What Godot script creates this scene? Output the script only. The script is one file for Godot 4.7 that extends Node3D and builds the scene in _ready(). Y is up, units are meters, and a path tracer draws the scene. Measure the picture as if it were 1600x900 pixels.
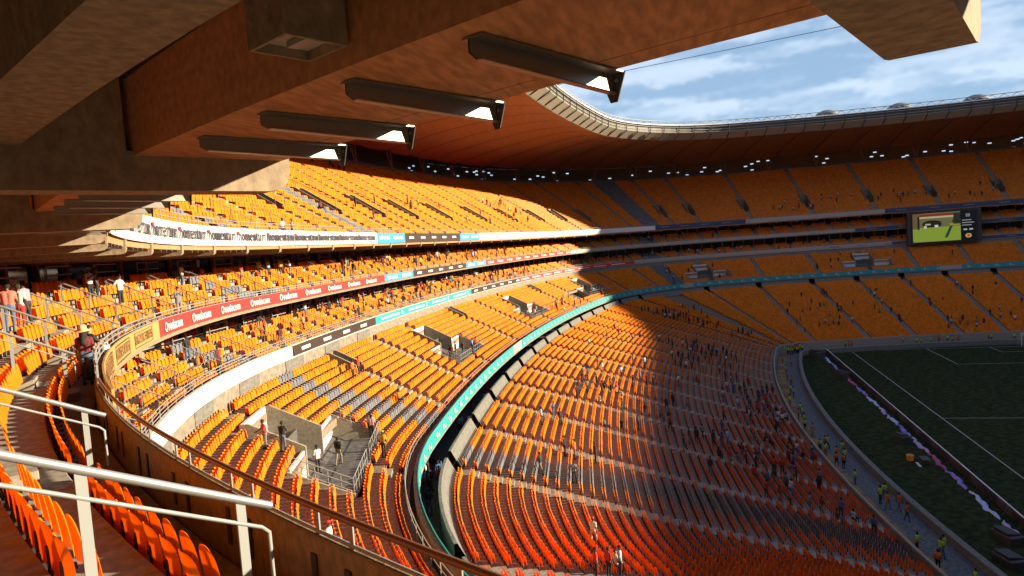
extends Node3D
# A football stadium seen from a middle balcony in late afternoon.
# Plan: every ring is an offset of one closed curve round the pitch. th = direction of the outward normal in degrees
# (0 = +x far end, -90 = long side in sunlight), o = metres outward from the front of the lower tier.

const CAM := Vector3(-99.2287, 26.6509, -64.5722)
const YAW := -0.2583
const PITCH := -0.0625
const ROLL := -0.0728
const FPX := 1069.9
const A1 := 9.6
const B2 := 14.716

var rng := RandomNumberGenerator.new()
var M := {}
var used := {}
var cam_r: Vector3
var cam_u: Vector3
var cam_f: Vector3

# ------------------------------------------------------------------ plan curve
func pt(th: float, o: float, y: float) -> Vector3:
	var t := wrapf(th, -180.0, 180.0)
	var a := absf(t)
	var sz := -1.0 if t < 0.0 else 1.0
	var sx := 1.0 if a < 90.0 else -1.0
	var c := Vector2(sx * 46.695, sz * 41.079)
	var r := 8.0
	if absf(a - 90.0) < A1:
		c = Vector2(0, -sz * 235.0); r = 288.0
	elif a < B2 or a > 180.0 - B2:
		c = Vector2(-sx * 109.706, 0); r = 169.706
	var g := deg_to_rad(t)
	return Vector3(c.x + (r + o) * cos(g), y, c.y + (r + o) * sin(g))

func rad_at(th: float, o: float) -> float:
	var a := absf(wrapf(th, -180.0, 180.0))
	if absf(a - 90.0) < A1: return 288.0 + o
	if a < B2 or a > 180.0 - B2: return 169.706 + o
	return 8.0 + o

func step_th(th: float, o: float, ds: float) -> float:
	# move ds metres along the ring of offset o
	var left := ds
	var t := th
	for i in 20:
		var brk := [-165.284, -99.6, -80.4, -14.716, 14.716, 80.4, 99.6, 165.284, 194.716]
		var nb := 999.0
		for b in brk:
			if b > t + 1e-4:
				nb = b; break
		var r := rad_at(t + 1e-3, o)
		var room := deg_to_rad(nb - t) * r
		if left <= room: return t + rad_to_deg(left / r)
		left -= room; t = nb
	return t

func ths(t0: float, t1: float, ds: float, o: float) -> PackedFloat64Array:
	var out := PackedFloat64Array([t0])
	var t := t0
	var brk := [-165.284, -99.6, -80.4, -14.716, 14.716, 80.4, 99.6, 165.284, 194.716, 999.0]
	while t < t1 - 1e-4:
		var n := minf(step_th(t, o, ds), t1)
		for b in brk:
			if b > t + 1e-4:
				if n > b: n = b
				break
		if t1 - n < 0.02: n = t1
		out.append(n); t = n
	return out

func nrm(th: float) -> Vector3:
	return Vector3(cos(deg_to_rad(th)), 0, sin(deg_to_rad(th)))

func frame(th: float, o: float, y: float) -> Transform3D:
	# x along the ring, y up, z outward
	var z := nrm(th)
	return Transform3D(Basis(Vector3.UP.cross(z), Vector3.UP, z), pt(th, o, y))

func to_px(p: Vector3) -> Vector3:
	var d := p - CAM
	var z := d.dot(cam_f)
	return Vector3(800.0 + FPX * d.dot(cam_r) / z, 450.0 - FPX * d.dot(cam_u) / z, z)

# ------------------------------------------------------------------ mesh collector
class Mb:
	var v := PackedVector3Array()
	var i := PackedInt32Array()
	func quad(a: Vector3, b: Vector3, c: Vector3, d: Vector3) -> void:
		var n := v.size()
		v.append(a); v.append(b); v.append(c); v.append(d)
		i.append_array(PackedInt32Array([n, n + 1, n + 2, n, n + 2, n + 3]))
	func tri(a: Vector3, b: Vector3, c: Vector3) -> void:
		var n := v.size()
		v.append(a); v.append(b); v.append(c)
		i.append_array(PackedInt32Array([n, n + 1, n + 2]))
	func box(t: Transform3D, s: Vector3) -> void:
		# centred box
		var h := s * 0.5
		var p := []
		for k in 8:
			p.append(t * Vector3(h.x if k & 1 else -h.x, h.y if k & 2 else -h.y, h.z if k & 4 else -h.z))
		quad(p[0], p[1], p[3], p[2]); quad(p[5], p[4], p[6], p[7]); quad(p[4], p[0], p[2], p[6])
		quad(p[1], p[5], p[7], p[3]); quad(p[2], p[3], p[7], p[6]); quad(p[4], p[5], p[1], p[0])
	func bevel_box(t: Transform3D, s: Vector3, b: float) -> void:
		# box with a chamfer round its upper and side edges (prism of an octagon with a shrunk lid)
		var h := s * 0.5
		var ring := [Vector2(-h.x + b, -h.z), Vector2(h.x - b, -h.z), Vector2(h.x, -h.z + b), Vector2(h.x, h.z - b), Vector2(h.x - b, h.z), Vector2(-h.x + b, h.z), Vector2(-h.x, h.z - b), Vector2(-h.x, -h.z + b)]
		var k := 1.0 - b / maxf(h.x, h.z)
		for e in 8:
			var p: Vector2 = ring[e]
			var q: Vector2 = ring[(e + 1) % 8]
			quad(t * Vector3(p.x, -h.y, p.y), t * Vector3(q.x, -h.y, q.y), t * Vector3(q.x, h.y - b, q.y), t * Vector3(p.x, h.y - b, p.y))
			quad(t * Vector3(p.x, h.y - b, p.y), t * Vector3(q.x, h.y - b, q.y), t * Vector3(q.x * k, h.y, q.y * k), t * Vector3(p.x * k, h.y, p.y * k))
			tri(t * Vector3(p.x * k, h.y, p.y * k), t * Vector3(q.x * k, h.y, q.y * k), t * Vector3(0, h.y, 0))
			tri(t * Vector3(q.x, -h.y, q.y), t * Vector3(p.x, -h.y, p.y), t * Vector3(0, -h.y, 0))
	func tube(path: PackedVector3Array, r: float, n := 8, r1 := -1.0) -> void:
		var base := v.size()
		for k in path.size():
			var d: Vector3 = (path[mini(k + 1, path.size() - 1)] - path[maxi(k - 1, 0)]).normalized()
			var s := d.cross(Vector3.UP)
			if s.length() < 0.05: s = d.cross(Vector3.RIGHT)
			s = s.normalized()
			var u := s.cross(d)
			var rr: float = r if r1 < 0.0 else lerpf(r, r1, float(k) / (path.size() - 1))
			for j in n:
				var a := TAU * j / n
				v.append(path[k] + (s * cos(a) + u * sin(a)) * rr)
		for k in path.size() - 1:
			for j in n:
				var a := base + k * n + j
				var b := base + k * n + (j + 1) % n
				i.append_array(PackedInt32Array([a, b, b + n, a, b + n, a + n]))
		for k in [0, path.size() - 1]:
			for j in range(1, n - 1):
				i.append_array(PackedInt32Array([base + k * n, base + k * n + j, base + k * n + j + 1]))
	func grid(rows: Array) -> void:
		# rows of equal-length PackedVector3Arrays, shared vertices
		var base := v.size()
		var w: int = rows[0].size()
		for r in rows: v.append_array(r)
		for y in rows.size() - 1:
			for x in w - 1:
				var a := base + y * w + x
				i.append_array(PackedInt32Array([a, a + 1, a + 1 + w, a, a + 1 + w, a + w]))
	func commit(smooth := false) -> ArrayMesh:
		var arr := []
		arr.resize(Mesh.ARRAY_MAX)
		arr[Mesh.ARRAY_VERTEX] = v
		arr[Mesh.ARRAY_INDEX] = i
		if smooth:
			var nn := PackedVector3Array()
			nn.resize(v.size())
			for k in range(0, i.size(), 3):
				var a := v[i[k]]
				var f := (v[i[k + 2]] - a).cross(v[i[k + 1]] - a)
				for e in 3: nn[i[k + e]] += f
			for k in nn.size(): nn[k] = nn[k].normalized() if nn[k].length() > 1e-12 else Vector3.UP
			arr[Mesh.ARRAY_NORMAL] = nn
		var m := ArrayMesh.new()
		m.add_surface_from_arrays(Mesh.PRIMITIVE_TRIANGLES, arr)
		return m

func sweep(b: Mb, prof: Array, tl: PackedFloat64Array, closed := false) -> void:
	# profile of Vector2(o, y) carried along the ring
	var n := prof.size() if closed else prof.size() - 1
	for k in tl.size() - 1:
		for j in n:
			var p: Vector2 = prof[j]
			var q: Vector2 = prof[(j + 1) % prof.size()]
			b.quad(pt(tl[k], p.x, p.y), pt(tl[k + 1], p.x, p.y), pt(tl[k + 1], q.x, q.y), pt(tl[k], q.x, q.y))
	if closed:
		for e in [0, tl.size() - 1]:
			for j in range(1, prof.size() - 1):
				b.tri(pt(tl[e], prof[0].x, prof[0].y), pt(tl[e], prof[j].x, prof[j].y), pt(tl[e], prof[j + 1].x, prof[j + 1].y))

func rect(o0: float, o1: float, y0: float, y1: float) -> Array:
	return [Vector2(o0, y0), Vector2(o1, y0), Vector2(o1, y1), Vector2(o0, y1)]

func prism(b: Mb, prof: Array, th: float, hw: float) -> void:
	# convex-fan prism: profile (o, y) extruded along the ring direction by +-hw; o is measured on the radial line of th
	var f := frame(th, 0, 0)
	var l := []
	var r := []
	for p in prof:
		l.append(f * Vector3(-hw, p.y, p.x)); r.append(f * Vector3(hw, p.y, p.x))
	for j in prof.size():
		var k := (j + 1) % prof.size()
		b.quad(l[j], l[k], r[k], r[j])
	var flat := PackedVector2Array(prof)
	var tr := Geometry2D.triangulate_polygon(flat)
	for j in range(0, tr.size(), 3):
		b.tri(l[tr[j]], l[tr[j + 1]], l[tr[j + 2]]); b.tri(r[tr[j]], r[tr[j + 2]], r[tr[j + 1]])

# ------------------------------------------------------------------ objects
func numbered(n: String) -> String:
	used[n] = used.get(n, 0) + 1
	return n if used[n] == 1 else "%s_%03d" % [n, used[n] - 1]

func tag(o: Node, label := "", cat := "", group := "", kind := "") -> void:
	if label: o.set_meta("label", label)
	if cat: o.set_meta("category", cat)
	if group: o.set_meta("group", group)
	if kind: o.set_meta("kind", kind)

func thing(n: String, label: String, cat: String, at := Transform3D(), group := "") -> Node3D:
	var o := Node3D.new()
	o.name = numbered(n)
	add_child(o)
	o.transform = at
	tag(o, label, cat, group)
	return o

func part(parent: Node, n: String, mesh: Mesh, mat: Material, at := Transform3D()) -> MeshInstance3D:
	var o := MeshInstance3D.new()
	var c: int = parent.get_meta("n_" + n, 0) if parent != self else 0
	if parent == self: o.name = numbered(n)
	else:
		o.name = n if c == 0 else "%s_%03d" % [n, c]
		parent.set_meta("n_" + n, c + 1)
	o.mesh = mesh
	if mat: o.material_override = mat
	o.transform = at
	parent.add_child(o)
	return o

func solo(n: String, mesh: Mesh, mat: Material, label: String, cat: String, group := "", kind := "", at := Transform3D()) -> MeshInstance3D:
	var o := part(self, n, mesh, mat, at)
	tag(o, label, cat, group, kind)
	return o

func lin(r: float, g: float, b: float) -> Color:
	return Color(r, g, b).linear_to_srgb()

func noise_tex(freq: float, oct: int, lo: Color, hi: Color, seed: int, normal := false, size := 512) -> NoiseTexture2D:
	var n := FastNoiseLite.new()
	n.noise_type = FastNoiseLite.TYPE_SIMPLEX
	n.frequency = freq
	n.fractal_octaves = oct
	n.seed = seed
	var t := NoiseTexture2D.new()
	t.width = size; t.height = size
	t.seamless = true
	t.noise = n
	if normal:
		t.as_normal_map = true
		t.bump_strength = 4.0
	else:
		var g := Gradient.new()
		g.set_color(0, lo); g.set_color(1, hi)
		t.color_ramp = g
	return t

func plain(c: Color, rough := 0.7, metal := 0.0) -> StandardMaterial3D:
	var m := StandardMaterial3D.new()
	m.albedo_color = c
	m.roughness = rough
	m.metallic = metal
	return m

func grained(c: Color, rough: float, seed: int, scale: float, lo := 0.72, hi := 1.0, freq := 0.012) -> StandardMaterial3D:
	var m := plain(c, rough)
	m.albedo_texture = noise_tex(freq, 5, Color(lo, lo, lo), Color(hi, hi, hi), seed)
	m.uv1_triplanar = true
	m.uv1_world_triplanar = true
	m.uv1_scale = Vector3.ONE * scale
	return m

func materials() -> void:
	M.concrete = grained(lin(0.27, 0.24, 0.19), 0.9, 3, 0.22)
	M.soffit = grained(lin(0.54, 0.265, 0.12), 0.85, 4, 0.35, 0.74, 1.0, 0.03)  # concrete; warm bounce light of the shaded underside is put into its colour
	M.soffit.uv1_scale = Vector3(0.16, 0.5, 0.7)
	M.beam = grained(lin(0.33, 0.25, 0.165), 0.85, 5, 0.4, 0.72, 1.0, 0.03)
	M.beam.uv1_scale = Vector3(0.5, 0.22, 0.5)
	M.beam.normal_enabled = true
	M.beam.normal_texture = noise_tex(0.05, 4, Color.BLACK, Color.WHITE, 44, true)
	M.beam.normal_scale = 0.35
	M.tread = grained(lin(0.30, 0.21, 0.15), 0.92, 6, 0.5, 0.7)  # cream concrete, its colour browned to carry the orange bounce in shade
	M.walk = grained(lin(0.135, 0.135, 0.14), 0.9, 7, 0.3, 0.65)
	M.step = grained(lin(0.33, 0.295, 0.235), 0.9, 8, 0.6, 0.75)
	M.grey_wall = grained(lin(0.19, 0.19, 0.17), 0.9, 9, 0.35, 0.7)
	M.white_wall = grained(lin(0.62, 0.60, 0.55), 0.8, 10, 0.3, 0.86)
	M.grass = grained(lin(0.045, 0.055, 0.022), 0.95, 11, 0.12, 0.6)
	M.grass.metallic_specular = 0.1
	M.ground = grained(lin(0.16, 0.13, 0.09), 0.95, 12, 0.05, 0.7)
	M.line = plain(lin(0.36, 0.375, 0.34), 0.9)
	M.roof_skin = grained(lin(0.58, 0.34, 0.205), 0.8, 13, 0.1, 0.86)
	M.roof_dark = plain(lin(0.05, 0.05, 0.05), 0.8)
	M.roof_top = plain(lin(0.30, 0.285, 0.26), 0.8)
	M.cream = grained(lin(0.40, 0.36, 0.28), 0.7, 14, 0.5, 0.85)
	M.facade = plain(lin(0.20, 0.13, 0.08), 0.9)
	M.steel = plain(lin(0.30, 0.32, 0.34), 0.42, 0.5)
	M.paint_steel = plain(lin(0.24, 0.26, 0.265), 0.5)
	M.galv = plain(lin(0.30, 0.28, 0.25), 0.42, 0.85)
	M.brown_rail = plain(lin(0.16, 0.07, 0.035), 0.35)
	M.dark = plain(lin(0.02, 0.02, 0.02), 0.6)
	M.charcoal = plain(lin(0.045, 0.04, 0.038), 0.6)
	M.bracket = plain(lin(0.015, 0.014, 0.013), 0.5)
	M.white = plain(lin(0.66, 0.66, 0.64), 0.6)
	M.red = plain(lin(0.50, 0.03, 0.028), 0.55)
	M.yellow = plain(lin(0.40, 0.25, 0.085), 0.55)
	M.teal = plain(lin(0.02, 0.28, 0.29), 0.5)
	M.sky_blue = plain(lin(0.045, 0.25, 0.42), 0.5)
	M.ad_brown = plain(lin(0.035, 0.022, 0.018), 0.55)
	M.navy = plain(lin(0.03, 0.05, 0.12), 0.55)
	M.pale = plain(lin(0.34, 0.32, 0.285), 0.6)
	M.glass = plain(lin(0.012, 0.013, 0.015), 0.08)
	M.hall = grained(lin(0.13, 0.12, 0.11), 0.8, 33, 0.4, 0.6)
	M.dome = plain(lin(0.13, 0.15, 0.17), 0.6)
	M.ad_bronze = plain(lin(0.16, 0.085, 0.03), 0.6)
	M.mat_a = grained(lin(0.42, 0.20, 0.04), 0.9, 31, 0.6, 0.6)
	M.mat_b = grained(lin(0.30, 0.11, 0.03), 0.9, 32, 0.6, 0.6)
	M.ad_text = plain(lin(0.055, 0.055, 0.075), 0.6)
	M.ad_red = plain(lin(0.35, 0.02, 0.02), 0.6)
	M.ad_peach = plain(lin(0.5, 0.33, 0.24), 0.6)
	M.board_back = plain(lin(0.07, 0.045, 0.04), 0.7)
	M.cloth_a = plain(lin(0.24, 0.20, 0.55), 0.8)
	M.cloth_b = plain(lin(0.40, 0.48, 0.72), 0.8)
	M.cloth_c = plain(lin(0.46, 0.36, 0.58), 0.8)
	M.cloth_d = plain(lin(0.42, 0.08, 0.22), 0.8)
	M.bucket = plain(lin(0.70, 0.22, 0.02), 0.5)
	M.straw = plain(lin(0.62, 0.44, 0.22), 0.85)
	M.pane = plain(Color(0.86, 0.93, 0.90, 0.22), 0.05)
	M.pane.transparency = BaseMaterial3D.TRANSPARENCY_ALPHA
	var s := plain(lin(0.74, 0.225, 0.012), 0.45)
	s.metallic_specular = 0.3
	s.backlight_enabled = true
	s.backlight = lin(0.55, 0.06, 0.0)
	M.seat = s
	var sg := s.duplicate()
	sg.albedo_color = lin(0.19, 0.20, 0.225)
	sg.backlight_enabled = false
	M.seat_grey = sg
	var sm := s.duplicate()
	sm.albedo_color = Color.WHITE
	sm.vertex_color_use_as_albedo = true
	M.seat_copies = sm

func setup() -> void:
	var f := Vector3(cos(YAW) * cos(PITCH), sin(PITCH), sin(YAW) * cos(PITCH))
	var r := Vector3(-sin(YAW), 0, cos(YAW))
	var u := r.cross(f)
	cam_f = f
	cam_r = cos(ROLL) * r + sin(ROLL) * u
	cam_u = -sin(ROLL) * r + cos(ROLL) * u
	var cam := Camera3D.new()
	cam.name = "camera"
	cam.transform = Transform3D(Basis(cam_r, cam_u, -cam_f), CAM)
	cam.fov = rad_to_deg(2.0 * atan(450.0 / FPX))
	cam.near = 0.1
	cam.far = 6000.0
	add_child(cam)
	cam.current = true
	var env := Environment.new()
	env.background_mode = Environment.BG_SKY
	var sky := ProceduralSkyMaterial.new()
	sky.sky_top_color = Color(0.22, 0.40, 0.68)
	sky.sky_horizon_color = Color(0.66, 0.80, 0.92)
	sky.sky_curve = 0.55
	sky.ground_bottom_color = Color(0.20, 0.17, 0.13)
	sky.ground_horizon_color = Color(0.42, 0.42, 0.40)
	sky.sun_angle_max = 2.0
	sky.sky_energy_multiplier = 0.63
	var cn := FastNoiseLite.new()
	cn.noise_type = FastNoiseLite.TYPE_SIMPLEX
	cn.frequency = 0.02
	cn.fractal_octaves = 6
	cn.fractal_gain = 0.56
	cn.seed = 21
	cn.domain_warp_enabled = true
	cn.domain_warp_amplitude = 25.0
	var src := cn.get_seamless_image(1024, 1024)
	src.resize(2048, 1024, Image.INTERPOLATE_CUBIC)
	var ci := Image.create(2048, 1024, false, Image.FORMAT_RGBA8)
	for y in range(0, 512):
		for x in 2048:
			var c := src.get_pixel(x, (y * 3) % 1024).r
			c = smoothstep(0.26, 0.80, c)
			ci.set_pixel(x, y, Color(0.56, 0.53, 0.50, c))
	sky.sky_cover = ImageTexture.create_from_image(ci)
	sky.sky_cover_modulate = Color(0.9, 0.9, 0.9, 0.85)
	env.sky = Sky.new()
	env.sky.sky_material = sky
	env.tonemap_mode = Environment.TONE_MAPPER_LINEAR
	env.tonemap_exposure = 2.9
	env.sdfgi_enabled = true
	env.ssao_enabled = true
	env.ssil_enabled = true
	var we := WorldEnvironment.new()
	we.name = "world"
	we.environment = env
	add_child(we)
	var sun := DirectionalLight3D.new()
	sun.name = "sun"
	var az := deg_to_rad(78.0)
	var el := deg_to_rad(16.0)
	var s := Vector3(cos(az) * cos(el), sin(el), sin(az) * cos(el))
	sun.transform = Transform3D(Basis.looking_at(-s, Vector3.UP), Vector3(0, 120, 0))
	sun.light_energy = 1.6
	sun.light_color = Color(1.0, 0.92, 0.78)
	sun.light_angular_distance = 1.2
	sun.shadow_enabled = true
	add_child(sun)

# ------------------------------------------------------------------ ground and pitch
func ground_and_pitch() -> void:
	var b := Mb.new()
	var g := 3000.0
	b.quad(Vector3(-g, -0.35, -g), Vector3(g, -0.35, -g), Vector3(g, -0.35, g), Vector3(-g, -0.35, g))
	solo("ground", b.commit(), M.ground, "dry brown ground round the stadium", "", "", "structure")
	b = Mb.new()
	var tl := ths(-180.0, 180.0, 4.0, 20.0)
	for k in tl.size() - 1:
		b.tri(Vector3(0, 0, 0), pt(tl[k], -4.6, 0), pt(tl[k + 1], -4.6, 0))
	solo("pitch", b.commit(), M.grass, "dark green grass football pitch in shade", "", "", "structure")
	# painted lines, 4 mm above the grass
	b = Mb.new()
	var w := 0.06
	for s in [-1.0, 1.0]:
		_line(b, Vector2(-52.5, 34 * s), Vector2(52.5, 34 * s), w)
		_line(b, Vector2(52.5 * s, -33.94), Vector2(52.5 * s, 33.94), w)
		_line(b, Vector2(36 * s, -20.16), Vector2(36 * s, 20.16), w)
		_line(b, Vector2(47 * s, -9.16), Vector2(47 * s, 9.16), w)
		for q in [-1.0, 1.0]:
			_line(b, Vector2(36.06 * s, 20.16 * q), Vector2(52.44 * s, 20.16 * q), w)
			_line(b, Vector2(47.06 * s, 9.16 * q), Vector2(52.44 * s, 9.16 * q), w)
	_line(b, Vector2(0, -33.94), Vector2(0, 33.94), w)
	for k in 64:
		var a0 := TAU * k / 64
		var a1 := TAU * (k + 1) / 64
		b.quad(Vector3(9.09 * cos(a0), 0.008, 9.09 * sin(a0)), Vector3(9.21 * cos(a0), 0.008, 9.21 * sin(a0)), Vector3(9.21 * cos(a1), 0.008, 9.21 * sin(a1)), Vector3(9.09 * cos(a1), 0.008, 9.09 * sin(a1)))
	solo("pitch_marking", b.commit(), M.line, "white painted lines of the football pitch", "", "", "structure")
	# walkway between the pitch wall and the lower tier
	b = Mb.new()
	sweep(b, [Vector2(-4.6, 0.25), Vector2(-0.32, 0.25)], tl)
	solo("perimeter_walkway", b.commit(), M.walk, "grey paved walkway round the pitch below the lower tier", "", "", "structure")
	var vis := ths(-165.0, 25.0, 2.0, 2.0)
	b = Mb.new()
	sweep(b, [Vector2(-5.05, 0.0), Vector2(-5.05, 0.92), Vector2(-4.98, 1.0), Vector2(-4.5, 1.0), Vector2(-4.45, 0.94), Vector2(-4.45, 0.2)], vis)
	solo("pitch_wall", b.commit(), M.grey_wall, "low grey concrete wall between the pitch grass and the perimeter walkway", "wall")
	b = Mb.new()
	sweep(b, [Vector2(-0.34, 0.2), Vector2(-0.34, 1.78), Vector2(-0.28, 1.85), Vector2(-0.12, 1.85), Vector2(-0.06, 1.78), Vector2(-0.06, 0.2)], vis)
	solo("lower_tier_kerb", b.commit(), M.step, "pale concrete front wall of the lower tier beside the walkway", "wall")
	# orange floor boards laid along the walkway
	var boards := thing("walkway_mat", "orange brown mats laid end to end along the grey perimeter walkway", "mat")
	var t := -152.0
	while t < -48.0:
		var t2 := step_th(t, -1.4, 2.6)
		b = Mb.new()
		sweep(b, rect(-2.0, -0.75, 0.254, 0.275), ths(t, t2, 1.3, -1.4), true)
		part(boards, "mat_section", b.commit(), M.mat_a if rng.randf() < 0.7 else M.mat_b)
		t = step_th(t2, -1.4, 0.35 + rng.randf() * 0.4)

func _line(b: Mb, p: Vector2, q: Vector2, w: float) -> void:
	var d := (q - p).normalized()
	var n := Vector2(-d.y, d.x) * w
	b.quad(Vector3(p.x + n.x, 0.004, p.y + n.y), Vector3(q.x + n.x, 0.004, q.y + n.y), Vector3(q.x - n.x, 0.004, q.y - n.y), Vector3(p.x - n.x, 0.004, p.y - n.y))

# ------------------------------------------------------------------ tiers
# o0 = front of row 0, y0 = its floor, tr = depth, ri = rise, n = rows
var TIER := {
	"low": {"o0": 0.0, "y0": 1.35, "tr": 0.82, "ri": 0.245, "n": 40},
	"mid": {"o0": 35.3, "y0": 12.75, "tr": 0.815, "ri": 0.405, "n": 13},
	"s2": {"o0": 46.25, "y0": 19.45, "tr": 0.86, "ri": 0.4, "n": 5},
	"s3": {"o0": 46.4, "y0": 23.45, "tr": 0.9, "ri": 0.47, "n": 6},
	"up": {"o0": 46.0, "y0": 28.35, "tr": 0.82, "ri": 0.49, "n": 31},
}
var AISLE := {}
var VOMS := []      # [tier, th, half width m, row0, row1]
var gaps := {}      # tier -> [[th0, th1, row0, row1]]

func build_aisles() -> void:
	AISLE.low = [-160.0, -142.0, -122.8, -101.1, -97.9, -96.2, -94.6, -93.0, -91.4, -89.8, -88.2, -86.6, -85.0, -83.4, -81.8, -74.0, -60.0, -29.0, -13.7, -9.9, -6.8, -3.8, -1.0, 2.0, 5.0, 8.0]
	AISLE.mid = [-150.0, -109.3, -97.8, -95.9, -94.1, -91.1, -89.0, -87.0, -83.8, -81.9, -75.0, -60.0, -46.0, -24.2, -13.0, -9.0, -5.5, -2.4, 1.0, 4.5, 8.0]
	var a := [-162.0, -156.0, -150.45, -144.5, -134.2]
	var t := -128.6
	while t < 12.0:
		a.append(t); t = step_th(t, 48.0, 5.1)
	AISLE.s3 = a
	var a2 := []
	t = -150.0
	while t < 12.0:
		a2.append(t); t = step_th(t, 46.0, 5.1)
	AISLE.s2 = a2
	AISLE.up = [-150.0, -138.0, -128.0, -116.0, -104.4, -99.6, -98.5, -97.0, -95.9, -94.6, -93.4, -92.3, -91.3, -90.2, -89.0, -87.7, -86.3, -84.8, -83.4, -81.9, -74.0, -64.0, -55.0, -44.0, -30.0, -22.0, -12.7, -8.3, -4.0, 0.1, 4.2, 8.4]
	for th in [-143.0, -109.3, -94.1, -87.0, -75.0, -24.2, -5.5]: VOMS.append(["mid", th, 2.3, 7, 11])
	for th in [-97.8, -91.1, -83.8]: VOMS.append(["mid", th, 0.75, 10, 13])
	for th in [-116.0, -104.4, -97.0, -94.6, -92.3, -90.2, -87.7, -84.8, -81.9, -74.0, -64.0, -55.0, -30.0, -22.0, -12.7, -8.3, -4.0, 0.1, 4.2]: VOMS.append(["up", th, 1.0, 7, 13])
	for v in VOMS:
		var T: Dictionary = TIER[v[0]]
		var o: float = T.o0 + T.tr * (v[3] + v[4]) * 0.5
		var hw := rad_to_deg(v[2] / rad_at(v[1], o))
		if not gaps.has(v[0]): gaps[v[0]] = []
		gaps[v[0]].append([v[1] - hw, v[1] + hw, v[3], v[4]])
		if v[2] > 2.0:
			# the landing in front of a wide bay
			var lw := rad_to_deg(6.0 / rad_at(v[1], o - 3.0))
			gaps[v[0]].append([v[1] - lw, v[1] + lw, 3, v[3]])

func in_gap(tier: String, th: float, row: int, margin := 0.0) -> bool:
	for g in gaps.get(tier, []):
		if row >= g[2] and row < g[3] and th > g[0] - margin and th < g[1] + margin: return true
	return false

func build_tier(key: String, node_name: String, label: String, t0: float, t1: float, ds: float, mat: Material) -> Node3D:
	var T: Dictionary = TIER[key]
	var root := thing(node_name, label, "stand")
	for k in T.n:
		var b := Mb.new()
		var oa: float = T.o0 + k * T.tr
		var ob: float = oa + T.tr
		var y: float = T.y0 + k * T.ri
		var spans := [[t0, t1]]
		for g in gaps.get(key, []):
			if k >= g[2] and k < g[3]:
				var nx := []
				for s in spans:
					if g[1] <= s[0] or g[0] >= s[1]: nx.append(s)
					else:
						if g[0] > s[0]: nx.append([s[0], g[0]])
						if g[1] < s[1]: nx.append([g[1], s[1]])
				spans = nx
		for s in spans:
			b = Mb.new()
			sweep(b, [Vector2(oa, y - (0.08 if k == 0 else T.ri + 0.1)), Vector2(oa, y - 0.025), Vector2(oa + 0.02, y), Vector2(ob + 0.02, y)], ths(s[0], s[1], ds, ob))
			part(root, "terrace_row", b.commit(), mat)
	return root

func build_steps(root: Node3D, key: String) -> void:
	# half-height stair treads in the aisles
	var T: Dictionary = TIER[key]
	var spots := []
	var hw := 0.6 if key != "s3" and key != "s2" else 0.5
	for th in AISLE[key]:
		if th < -158.0: continue
		for k in range(0, T.n - 1):
			if in_gap(key, th, k + 1) or in_gap(key, th, k): continue
			var f := frame(th, T.o0 + (k + 1) * T.tr - T.tr * 0.3, T.y0 + k * T.ri + T.ri * 0.25)
			var px := to_px(f.origin)
			if px.z < 1.0 or px.x < -150 or px.x > 1750 or px.y < -100 or px.y > 1050: continue
			spots.append([px.z, f])
	spots.sort_custom(func(a, b): return a[0] < b[0])
	var m := Mb.new()
	m.bevel_box(Transform3D(), Vector3(hw * 2, T.ri * 0.5, T.tr * 0.6), 0.012)
	var mesh := m.commit()
	var rest := []
	for k in spots.size():
		if k < 290: part(root, "aisle_step", mesh, M.step, spots[k][1])
		else: rest.append(spots[k][1])
	if rest.size():
		var mm := MultiMesh.new()
		mm.transform_format = MultiMesh.TRANSFORM_3D
		mm.mesh = mesh
		mm.instance_count = rest.size()
		for k in rest.size(): mm.set_instance_transform(k, rest[k])
		var o := MultiMeshInstance3D.new()
		o.name = "far_aisle_steps"
		o.multimesh = mm
		o.material_override = M.step
		o.set_meta("kind", "stuff")
		root.add_child(o)

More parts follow.
